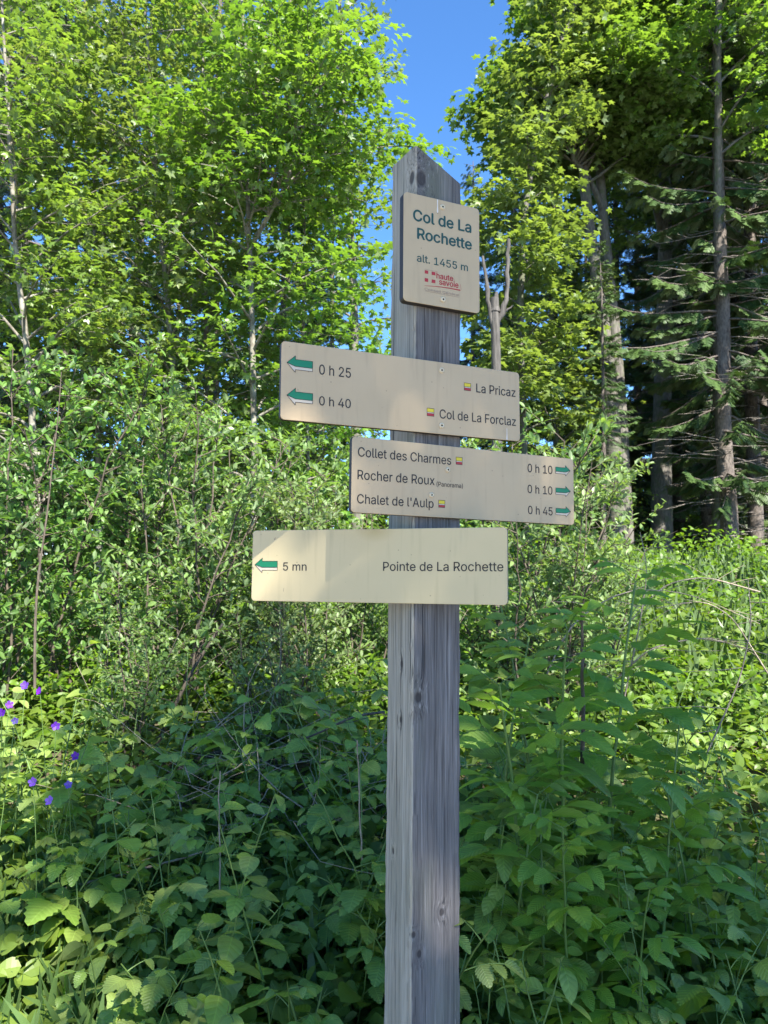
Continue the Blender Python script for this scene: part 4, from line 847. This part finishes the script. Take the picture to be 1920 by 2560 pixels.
# ---------------------------------------------------------------- herbs: raspberries, elder, weeds
def compound(gl, gs, R, p, az, el, stalk, size, pairs, tmpl, gap=.75, droop=.35, tint=.5, spread=1.15):
    """a compound leaf: stalk, pairs of side leaflets and a terminal one"""
    n = 6; L = stalk + pairs * size * gap * .8; pts = [np.array(p, float)]
    for i in range(n):
        e = el - droop * 1.6 * (i / n) ** 1.3
        pts.append(pts[-1] + L / n * np.array([math.cos(az) * math.cos(e), math.sin(az) * math.cos(e), math.sin(e)]))
    pts = np.array(pts); tube(gs, pts, np.linspace(.0022, .0012, n + 1), 4)
    d = nrm(pts[-1] - pts[-2]); side = nrm(np.cross(d, [0, 0, 1.])); up = np.cross(side, d)
    P = [pts[-1]]; A = [d - np.array([0, 0, droop * .6])]; Sz = [size * R.uniform(.95, 1.15)]; N = [up + R.normal(0, .12, 3)]
    for j in range(pairs):
        s = (stalk + (j + .15) * size * gap * .8) / L; q = np.array([np.interp(min(1, s) * n, np.arange(n + 1), pts[:, c]) for c in range(3)])
        for sg in (-1, 1):
            P.append(q); A.append(d * R.uniform(.35, .6) + side * sg * spread * .75 - np.array([0, 0, droop * R.uniform(.3, .9)])); Sz.append(size * R.uniform(.75, .95)); N.append(up + side * sg * R.uniform(-.05, .35) + R.normal(0, .12, 3))
    m = len(P)
    scatter(gl, tmpl, np.array(P), np.array(A), np.array(N), np.array(Sz), np.clip(tint + R.normal(0, .1, m), 0, 1), wid=R.uniform(.9, 1.12, m), curl=R.normal(-.1, .15, m))

def raspberry(seed, H, nl, size, lean=.25, pairs=1):
    R = np.random.default_rng(seed); gs = G(); gl = G(); n = 10; az0 = R.uniform(0, 2 * PI)
    for c in range(R.integers(1, 3) + 1):
        h = H * (R.uniform(.6, .9) if c else 1); az0 += 2.2; t = np.linspace(0, 1, n)[:, None]
        st = np.array([R.normal(0, .04), R.normal(0, .04), -.03]) + t * np.array([0, 0, h]) + t ** 1.7 * lean * h * np.array([math.cos(az0), math.sin(az0), 0]) + np.cumsum(R.normal(0, .005, (n, 3)), 0)
        tube(gs, st, np.linspace(.0042, .0018, n), 6)
        for i in range(nl):
            s = .18 + .82 * (i + .5) / nl; q = np.array([np.interp(s * (n - 1), np.arange(n), st[:, k]) for k in range(3)])
            sc = size * (1.05 - .55 * max(0, s - .7) / .3) * R.uniform(.8, 1.15)
            compound(gl, gs, R, q, i * 2.4 + c + R.normal(0, .3), R.uniform(.3, .9), .055 * R.uniform(.7, 1.4), sc, pairs if R.random() < .75 else pairs + 1, LEAF_RASP, tint=R.uniform(.25, .75) + .2 * (s > .85))
    return gs, gl

def herbs(make, name, cat, spots, stemm, leafm, nproto):
    made = [[make(i), None] for i in range(nproto)]
    for i, (kind, x, y, s, rz, lab, grp) in enumerate(spots):
        loc = (x, y, float(gz(x, y))); (gs, gl), e = made[kind % nproto]
        if e is None:
            e = empty(name, loc, rz); tag(e, lab, cat, grp); e.scale = (s, s, s)
            gs.build('stem', stemm, e, smooth=True); gl.build('foliage', leafm, e, smooth=True); made[kind % nproto][1] = e
        else: dup(e, loc, rz, s, lab, grp)

def raspberries():
    R = np.random.default_rng(11); spots = []
    post = np.array([.09, 1.72])
    lab = {('l', 0): 'raspberry plant with matt green toothed leaves in the shaded foreground left of the post', ('r', 0): 'raspberry plant with matt green toothed leaves in the shaded foreground right of the post',
           ('l', 1): 'raspberry plant further back on the left, below the willow shrubs', ('r', 1): 'raspberry plant further back on the right, in front of the meadow'}
    def add(px, y, s, k=None, zone=None, label=None):
        x = (px - 960) / 1923 * y; side = 'l' if px < 1040 else 'r'; z = zone if zone is not None else int(y > 2.9)
        spots.append((int(R.integers(0, 7)) if k is None else k, x, y, s, R.uniform(0, 6.28), label or lab[(side, z)], None if label else {'l': 'raspberry plants left of the post', 'r': 'raspberry plants right of the post'}[side] + (', further back' if z else '')))
    for y, x0, x1, stp, hs in ((2.05, 180, 2000, 150, .72), (2.3, 60, 2000, 125, .8), (2.6, -60, 2050, 120, .88), (2.95, -80, 2050, 120, .92), (3.4, -80, 2050, 140, .95), (4.0, -80, 2000, 170, .95)):
        px = x0
        while px < x1:
            yy = y + R.normal(0, .09)
            if not (880 < px < 1200 and yy < 1.95) and not (px < 300 and yy < 2.75 - .0008 * px):
                add(px + R.normal(0, 30), yy, hs * R.uniform(.8, 1.15) * (1.0 if px < 900 else 1.08))
            px += stp * R.uniform(.75, 1.25)
    add(110, 2.6, 1.12, 5, 0, 'pale green raspberry shoot standing tall in sun above the grass at lower left')
    herbs(lambda i: raspberry(100 + i, .62 + .05 * i, 6 + i % 3, (.068, .084, .074, .08, .064, .09, .072)[i], .2 + .06 * i), 'raspberry_plant', 'plant', spots, M_STEM, M_RASP, 7)
raspberries()

def elder(seed, H, pairs=2):
    R = np.random.default_rng(seed); gs = G(); gl = G(); n = 10; t = np.linspace(0, 1, n)[:, None]; az = R.uniform(0, 6.28)
    st = t * np.array([0, 0, H]) + t ** 2 * .12 * H * np.array([math.cos(az), math.sin(az), 0]) + np.cumsum(R.normal(0, .006, (n, 3)), 0); st[0, 2] = -.04
    tube(gs, st, np.linspace(.009, .004, n), 8); nn = int(H / .125)
    for i in range(2, nn + 1):
        s = i / nn; q = np.array([np.interp(s * (n - 1), np.arange(n), st[:, k]) for k in range(3)])
        for sg in (0, PI):
            compound(gl, gs, R, q, i * PI / 2 + sg + R.normal(0, .25), R.uniform(.35, .8), .07, .15 * R.uniform(.75, 1.2) * (1 if s < .9 else .7), pairs, LEAF_ELDER, .62, .16, R.uniform(.3, .7), 1.0)
    return gs, gl

def elders():
    sp = [(0, 1490, 2.75, .93, .4, 'tallest elder shoot with long toothed leaflets below the middle sign'), (1, 1395, 2.55, .9, 1.7, 'elder shoot with a pale green stem beside the right end of the lowest sign'),
          (2, 1300, 2.35, .86, 2.6, 'elder shoot close to the right side of the post below the lowest sign'), (1, 1620, 2.45, .72, 3.9, 'short elder shoot with broad drooping leaflets right of the tallest elder'),
          (0, 1345, 2.9, .84, 2.9, 'elder shoot between the post and the tallest elder, set back in the shade'), (2, 1360, 2.2, .62, .1, 'low spreading elder shoot in front of the pale stemmed one'),
          (1, 1250, 2.2, .6, 3.6, 'low elder shoot with upturned leaflets close to the right side of the post'), 
          (2, 1240, 2.7, .9, 5.2, 'elder shoot tucked behind the right edge of the post'), (0, 1420, 2.15, .55, 4.4, 'low elder shoot in front at the lower right with five-part leaves'),
          (2, 1720, 2.5, .62, .9, 'low elder shoot nearest the right edge'), (1, 1560, 2.15, .5, 2.0, 'low elder shoot in the shade right of the lowest elder leaves')]
    herbs(lambda i: elder(150 + i, 1.45 - .08 * i), 'elder_shoot', 'plant', [(k, (px - 960) / 1923 * y, y, s, rz, lab, 'elder shoots right of the post') for k, px, y, s, rz, lab in sp], M_STEM, M_ELDER, 3)
elders()

def sprouts():
    def mk(i):
        R = np.random.default_rng(200 + i); gs = G(); gl = G()
        for c in range(3):
            az = R.uniform(0, 6.28); h = R.uniform(.35, .75); n = 9; t = np.linspace(0, 1, n)[:, None]
            st = np.array([R.normal(0, .05), R.normal(0, .05), -.03]) + t * np.array([0, 0, h]) + t ** 1.6 * .25 * h * np.array([math.cos(az), math.sin(az), 0]) + np.cumsum(R.normal(0, .005, (n, 3)), 0)
            tube(gs, st, np.linspace(.0035, .0015, n), 5); m = 7
            for k in range(m):
                s_ = .2 + .8 * k / (m - 1); q = np.array([np.interp(s_ * (n - 1), np.arange(n), st[:, d]) for d in range(3)])
                for sg in (0, PI):
                    a = k * PI / 2 + sg + R.normal(0, .3); d = np.array([math.cos(a), math.sin(a), R.uniform(.0, .5)]); b = q + nrm(d) * .02
                    tube(gs, np.array([q, b]), .001, 3)
                    scatter(gl, (LEAF_BROAD, LEAF_OVAL)[i % 2], b[None], (d - np.array([0, 0, .25]))[None], np.array([[R.normal(0, .25), -.25 + R.normal(0, .2), 1]]), [R.uniform(.042, .07) * (1.1 - .5 * abs(s_ - .55))], R.uniform(.2, .9), wid=np.array([R.uniform(.85, 1.2)]), curl=np.array([R.normal(-.1, .2)]))
        return gs, gl
    R = np.random.default_rng(31); sp = []
    for px, y in ((60, 3.3), (200, 2.9), (330, 2.5), (420, 3.1), (520, 2.2), (600, 2.8), (700, 2.1), (780, 3.0), (860, 2.4), (480, 3.7), (250, 3.8), (660, 3.5), (900, 3.3), (1200, 2.2), (1290, 2.6), (1340, 2.0), (1480, 2.4), (1600, 2.15), (1690, 2.8), (1780, 2.5), (1880, 2.3), (1540, 3.1), (1830, 3.2), (1660, 3.7)):
        side = 'left' if px < 1000 else 'right'
        sp.append((len(sp), (px - 960) / 1923 * y, y, R.uniform(.85, 1.3), R.uniform(0, 6.28), 'young shrub sprout with smooth pale green paired leaves among the raspberries ' + side + ' of the post', 'shrub sprouts ' + side + ' of the post'))
    herbs(mk, 'shrub_sprout', 'plant', sp, M_STEM, M_SPROUT, 4)
LEAF_BROAD = ovate(8, .36, .42, .16, .2, .02)
LEAF_OVAL = ovate(8, .27, .5, .2, .3, .0)
M_SPROUT = leaf_mat('sprout leaf', (.10, .19, .03), (.27, .36, .075), .42, (1.6, 1.7, .5), .36, 5, .5, 1.4)
sprouts()

def rounded_leaf():
    k = 42; V = [(0, .08, 0)]; UV = [(0, 0)]; F = []
    for q, f in enumerate((.34, .68, 1.)):
        for i in range(k):
            a = -PI / 2 + 2 * PI * (i + .5) / k; b = abs(math.remainder(a + PI / 2, 2 * PI)) / PI
            r = (.36 + .5 * b) * (1 + (.10 * math.cos(7 * (a - PI / 2)) + (.05 if i % 2 else -.02)) * f) * f
            x = r * math.cos(a) * .95; y = .08 + r * math.sin(a)
            V.append((x, y, .05 * math.cos(7 * (a - PI / 2)) * f * f - .2 * r * r + .06 * f * math.sin(2 * a + .7))); UV.append((math.cos(a), f * .2 + abs(math.remainder(a - PI / 2, 2 * PI)) * .6))
    for i in range(k): F.append((0, 0, 1 + i, 1 + (i + 1) % k))
    T = np.array([(0, 1 + i, 1 + (i + 1) % k) for i in range(k)])
    Q = np.array([(1 + q * k + i, 1 + (q + 1) * k + i, 1 + (q + 1) * k + (i + 1) % k, 1 + q * k + (i + 1) % k) for q in range(2) for i in range(k)])
    return np.array(V), [T, Q], np.array(UV, float)
LEAF_ROUND = rounded_leaf()

def coltsfoots():
    def mk(i):
        R = np.random.default_rng(170 + i); gs = G(); gl = G()
        for j in range(5):
            az = j * 1.3 + R.normal(0, .3); h = R.uniform(.16, .36); tip = np.array([math.cos(az) * .1, math.sin(az) * .1, h]); q = resample([(0, 0, -.02), tip * np.array([.4, .4, .6]), tip], 6)
            tube(gs, q, .003, 5); scatter(gl, LEAF_ROUND, tip[None], np.array([[math.cos(az), math.sin(az), -.3]]), np.array([[math.cos(az) * .3, math.sin(az) * .3 - .35, 1]]), [R.uniform(.10, .15)], R.uniform(.3, .8))
        return gs, gl
    sp = [(0, 265, 2.2, .95, .2, 'coltsfoot with one big pale lobed leaf beside the grass at lower left'), (1, 400, 2.0, 1.0, 1.5, 'coltsfoot with round leaves at the bottom edge left of the post'), (0, 840, 2.0, 1.15, 2.8, 'coltsfoot with pale round leaves at the foot of the post'),
          (1, 650, 2.3, 1.1, 4.0, 'coltsfoot half hidden among raspberry leaves left of the post'), (0, 1230, 2.0, 1.0, 5.0, 'coltsfoot with a round leaf at the bottom just right of the post'), (1, 1800, 2.25, 1.2, 3.1, 'coltsfoot with large leaves near the bottom right corner')]
    herbs(mk, 'coltsfoot', 'plant', [(k, (px - 960) / 1923 * y, y, s, rz, lab, 'coltsfoot clumps in the foreground') for k, px, y, s, rz, lab in sp], M_STEM, M_RASP, 2)
coltsfoots()

# purple cranesbills
M_PETAL = leaf_mat('purple petal', (.10, .03, .38), (.20, .07, .56), .4, (1.2, 1., 1.3), .5)
def cranesbills():
    fl = [(5, 1782, 2.75), (38, 1802, 2.7), (63, 1714, 2.9), (100, 1728, 2.85), (140, 1815, 2.75), (83, 1955, 2.5), (190, 1890, 2.7), (171, 1962, 2.6), (125, 2002, 2.5), (24, 1762, 2.9)]
    names = ['cranesbill flower cut by the left edge', 'largest open cranesbill flower near the left edge', 'topmost cranesbill bud at the left', 'cranesbill flower hanging just right of the topmost bud', 'wide open cranesbill flower rightmost of the upper row',
             'single bright cranesbill flower low on the left', 'narrow cranesbill flower at the right above the half hidden one', 'half hidden cranesbill flower among leaves', 'lowest cranesbill flower of the cluster', 'small dark cranesbill flower above the largest one']
    R = np.random.default_rng(19)
    for (px, py, y), lab in zip(fl, names):
        top = PX(px, py, y); bx, by = top[0] + R.normal(0, .05), top[1] + R.normal(0, .05); base = np.array([bx, by, float(gz(bx, by))])
        e = empty('cranesbill', base); tag(e, 'purple ' + lab + ' on its thin stem', 'flower', 'purple cranesbills at the left')
        g = G(); st = resample([base, base * .4 + top * .6 + np.array([R.normal(0, .02), 0, .03]), top], 10); tube(g, st, np.linspace(.0022, .0013, 10), 5); g.build('stem', M_STEM, e, smooth=True, loc=base)
        gl = G()
        for j in range(7):
            q = st[2 + j]; az = j * 2.4
            for a in np.linspace(-1, 1, 5): scatter(gl, LEAF_WEED, q[None] + np.array([[math.cos(az), math.sin(az), .4]]) * .03, np.array([[math.cos(az + a), math.sin(az + a), .05]]), np.array([[0, -.2, 1.]]), [.045], .6, wid=np.array([.8]))
        gl.build('foliage', M_WEED, e, loc=base)
        gf = G(); face = nrm(np.array([R.normal(.1, .3), -1, R.uniform(.1, .6)])); u = nrm(np.cross(face, [0, 0, 1.])); v = np.cross(u, face)
        sz = .0175 * R.uniform(.75, 1.1)
        for j in range(5):
            a = j * 2 * PI / 5 + R.uniform(0, .2); d = u * math.cos(a) + v * math.sin(a)
            scatter(gf, ovate(5, .37, .68, .1, -.1), top[None], (d + face * .3)[None], face[None], [sz], R.uniform(.3, .8))
        gf.build('flower', M_PETAL, e, smooth=True, loc=base)
cranesbills()

# ---------------------------------------------------------------- ground cover, grass, twigs
def cover():
    R = np.random.default_rng(23)
    # low weeds over the whole near slope
    g = G(); n = 30000; y = 1.75 + 6.5 * R.random(n) ** 1.2; x = R.uniform(-1, 1, n) * (.62 * y + .3); h = R.uniform(.02, .38, n) * np.clip(y - 1.4, .3, 1)
    cl = np.sin(x * 2.3 + 1) * np.sin(y * 1.9) + R.normal(0, .4, n); keep = (cl > -1.6) & ~((np.abs(x - .09) < .12) & (np.abs(y - 1.72) < .14))
    x, y, h = x[keep], y[keep], h[keep]; n = len(x)
    scatter(g, LEAF_WEED, np.stack([x, y, gz(x, y) + h], 1), R.normal(0, 1, (n, 3)) * np.array([1, 1, .4]), np.array([0, -.2, 1]) + R.normal(0, .45, (n, 3)), R.uniform(.03, .085, n), R.random(n), wid=R.uniform(.8, 1.6, n))
    tag(g.build('ground_cover', M_WEED), 'low leafy weeds covering the slope around the signpost', 'undergrowth', kind='stuff')
    # sunlit herb layer of the clearing
    g = G(); n = 70000; y = 4.6 + 16 * R.random(n) ** 1.3; x = R.uniform(-.62, .62, n) * y; h = R.random(n) ** 1.5 * (.5 + .25 * np.sin(x * 1.7) * np.sin(y * 1.3))
    scatter(g, LEAF_WEED, np.stack([x, y, gz(x, y) + h], 1), R.normal(0, 1, (n, 3)) * np.array([1, 1, .5]) + np.array([0, 0, .2]), np.array([0, -.3, 1]) + R.normal(0, .5, (n, 3)), R.uniform(.035, .085, n) * (.6 + .05 * y), np.clip(R.normal(.6, .25, n), 0, 1), wid=R.uniform(.6, 1.4, n))
    tag(g.build('meadow', M_WEED), 'sunlit meadow of leafy herbs in the clearing behind the shrubs', 'undergrowth', kind='stuff')
    # grass
    def blades(name, lab, x, y, hmin, hmax):
        g = G(); n = len(x); P = np.stack([x, y, gz(x, y) - .01], 1)
        A = np.array([0, 0, 1.]) + R.normal(0, .28, (n, 3)) * np.array([1, 1, 0]); N = nrm(R.normal(0, 1, (n, 3)) * np.array([1, 1, .1]))
        hh = R.uniform(hmin, hmax, n); t = ovate(5, .5, .3, .2, .0); scatter(g, t, P, A, N, hh, R.random(n), wid=.0042 / hh * R.uniform(.6, 1.2, n), curl=R.uniform(-.1, .5, n))
        tag(g.build(name, M_GRASS), lab, 'grass', kind='stuff')
    n = 4200; xa = R.uniform(-1.7, -.62, n); ya = R.uniform(1.95, 3.1, n); k = R.random(n) < np.clip((-.55 - xa) * 1.9, .05, 1)
    xb = R.uniform(-1.3, 1.6, 900); yb = R.uniform(2.0, 3.4, 900)
    blades('grass', 'long fresh grass at the lower left and between the raspberry plants', np.concatenate([xa[k], xb]), np.concatenate([ya[k], yb]), .12, .42)
    n = 6000; yy = R.uniform(5, 16, n); xx = R.uniform(-.1, .6, n) * yy
    blades('meadow_grass', 'tall grass growing through the sunlit meadow on the right', xx, yy, .22, .5)
    # dry brushwood under the shrubs
    g = G()
    for i in range(120):
        p = PX(R.uniform(430, 990), R.uniform(1680, 2080), R.uniform(3.0, 4.6)); p[2] = min(p[2], gz(p[0], p[1]) + .42); a = R.uniform(0, 6.28); e = R.normal(.15, .45)
        lp, _ = limb(R, p, a, e, R.uniform(.25, .9), 6, R.uniform(-1.5, 1.8), .3); tube(g, lp, np.linspace(R.uniform(.0012, .0035), .0007, 7), 4)
    tag(g.build('brushwood', M_DRY, smooth=True), 'tangle of dry pale twigs in the shade under the willow shrubs', 'brushwood', kind='stuff')
cover()

def canes():
    R = np.random.default_rng(29)
    arcs = [([(1320, 1800, 3.3), (1420, 1560, 3.3), (1560, 1470, 3.4), (1720, 1480, 3.5), (1900, 1560, 3.6)], 'bare cane in a wide low arch from the elder shoots towards the right edge'),
            ([(1560, 1750, 3.2), (1600, 1560, 3.2), (1620, 1420, 3.2), (1600, 1330, 3.2)], 'bare cane curling upright to the right of the tallest elder shoot'),
            ([(1930, 1700, 3.4), (1830, 1540, 3.4), (1760, 1500, 3.4), (1640, 1520, 3.4)], 'thin bare cane arching in from the right edge'),
            ([(1480, 1760, 3.0), (1620, 1620, 3.0), (1760, 1590, 3.0), (1930, 1640, 3.0)], 'long bare cane lowest of those arching over the meadow'),
            ([(1760, 1900, 2.9), (1850, 1700, 2.9), (1880, 1560, 2.9), (1870, 1450, 2.9)], 'bare upright cane near the right edge'),
            ([(1900, 1480, 3.5), (1760, 1440, 3.5), (1660, 1460, 3.5), (1540, 1590, 3.5)], 'topmost bare cane bending down to the left over the meadow')]
    for pts, lab in arcs:
        P = resample(pts_px(pts), 18); g = G(); tube(g, P, np.linspace(.004, .0015, 18), 5)
        for j in range(3, 17, 2):
            lp, _ = limb(R, P[j], R.uniform(0, 6.28), R.uniform(-.3, .9), R.uniform(.08, .3), 4); tube(g, lp, np.linspace(.002, .0008, 5), 3)
        o = g.build('bare_cane', M_DRY, smooth=True, loc=P[0]); o.location = Vector(P[0]); tag(o, lab, 'cane', 'bare canes on the right')
    for pts, r, nm, lab, cat, m in [([(1452, 1930, 2.7), (1452, 1700, 2.7), (1450, 1535, 2.7)], .008, 'broken_stem', 'broken reddish brown stem standing up between the two tallest elder shoots', 'dead stem', M_TWIG),
            ([(150, 2225, 2.75), (330, 2180, 2.8), (510, 2130, 2.85)], .006, 'fallen_stick', 'brown fallen stick lying across the undergrowth at lower left', 'stick', M_DRY),
            ([(550, 2240, 2.6), (549, 2080, 2.6), (548, 1925, 2.6)], .003, 'dry_stalk', 'upright brown dry stalk left of the post', 'dead stem', M_DRY),
            ([(905, 2150, 2.5), (900, 2000, 2.5), (893, 1850, 2.5)], .003, 'dry_stalk', 'brown dry stalk close to the left side of the post', 'dead stem', M_DRY),
            ([(350, 1960, 4.2), (420, 1800, 4.3), (500, 1640, 4.4), (560, 1560, 4.5)], .014, 'leaning_stem', 'dark leaning shrub stem rising out of the undergrowth on the left', 'stem', M_TWIG),
            ([(560, 1880, 4.2), (480, 1900, 4.1), (380, 1980, 4.0), (330, 2030, 4.0)], .018, 'leaning_stem', 'dark stem lying low below the leaning one', 'stem', M_TWIG),
            ([(322, 1900, 5.5), (322, 1700, 5.5), (318, 1560, 5.5), (310, 1470, 5.5)], .02, 'young_tree', 'slim pale bare trunk of a young tree behind the shrubs at the left', 'tree stem', M_BARK_PALE),
            ([(88, 1720, 4.0), (90, 1560, 4.0), (92, 1450, 4.0), (120, 1330, 4.0), (132, 1180, 4.0), (150, 1050, 4.0), (158, 930, 4.0)], .008, 'sapling_stem', 'thin black upright sapling stem near the left edge', 'sapling', M_TWIG),
            ([(960, 1780, 3.4), (880, 1790, 3.4), (800, 1830, 3.5), (690, 1870, 3.6)], .006, 'dead_branch', 'pale dead branch lying left of the post below the lowest sign', 'branch', M_SNAG)]:
        P = resample(pts_px(pts), 14); P[:, :2] += np.cumsum(R.normal(0, .002, (14, 2)), 0)
        g = G(); tube(g, P, np.linspace(r, r * (.25 if cat == 'sapling' else .6), 14), 8)
        if cat in ('branch', 'stem', 'sapling'):
            for j in range(4, 13, 2):
                lp, _ = limb(R, P[j], R.uniform(0, 6.28), R.uniform(.1, 1.0), R.uniform(.15, .5), 5); tube(g, lp, np.linspace(r * .3, .001, 6), 4)
        o = g.build(nm, m, smooth=True, loc=P[0]); o.location = Vector(P[0]); tag(o, lab, cat)
canes()

# ---------------------------------------------------------------- the trees that shade the post from the right
def shade():
    base = np.array([5.1, -5.8, 0.]); pts = [base, base + (-.1, .2, 3), base + (-.5, .8, 6), base + (-1.2, 1.5, 9), base + (-1.4, 1.7, 11.5)]
    gt, gc = broadleaf(51, [(np.array(pts), .2, .03)], 50, 2.3, LEAF_MAPLE, .13, 9, None, None, t0=.5, spread=.2, sub_step=.4)
    e = plant_tree('maple_tree', 'maple standing outside the photo on the right, whose crown shades the signs', 'tree', gt, gc, base, M_BARK_GREY, M_MAPLE)
shade()
print('FACES', COUNT, sum(len(o.data.polygons) for o in bpy.data.objects if o.type == 'MESH'))
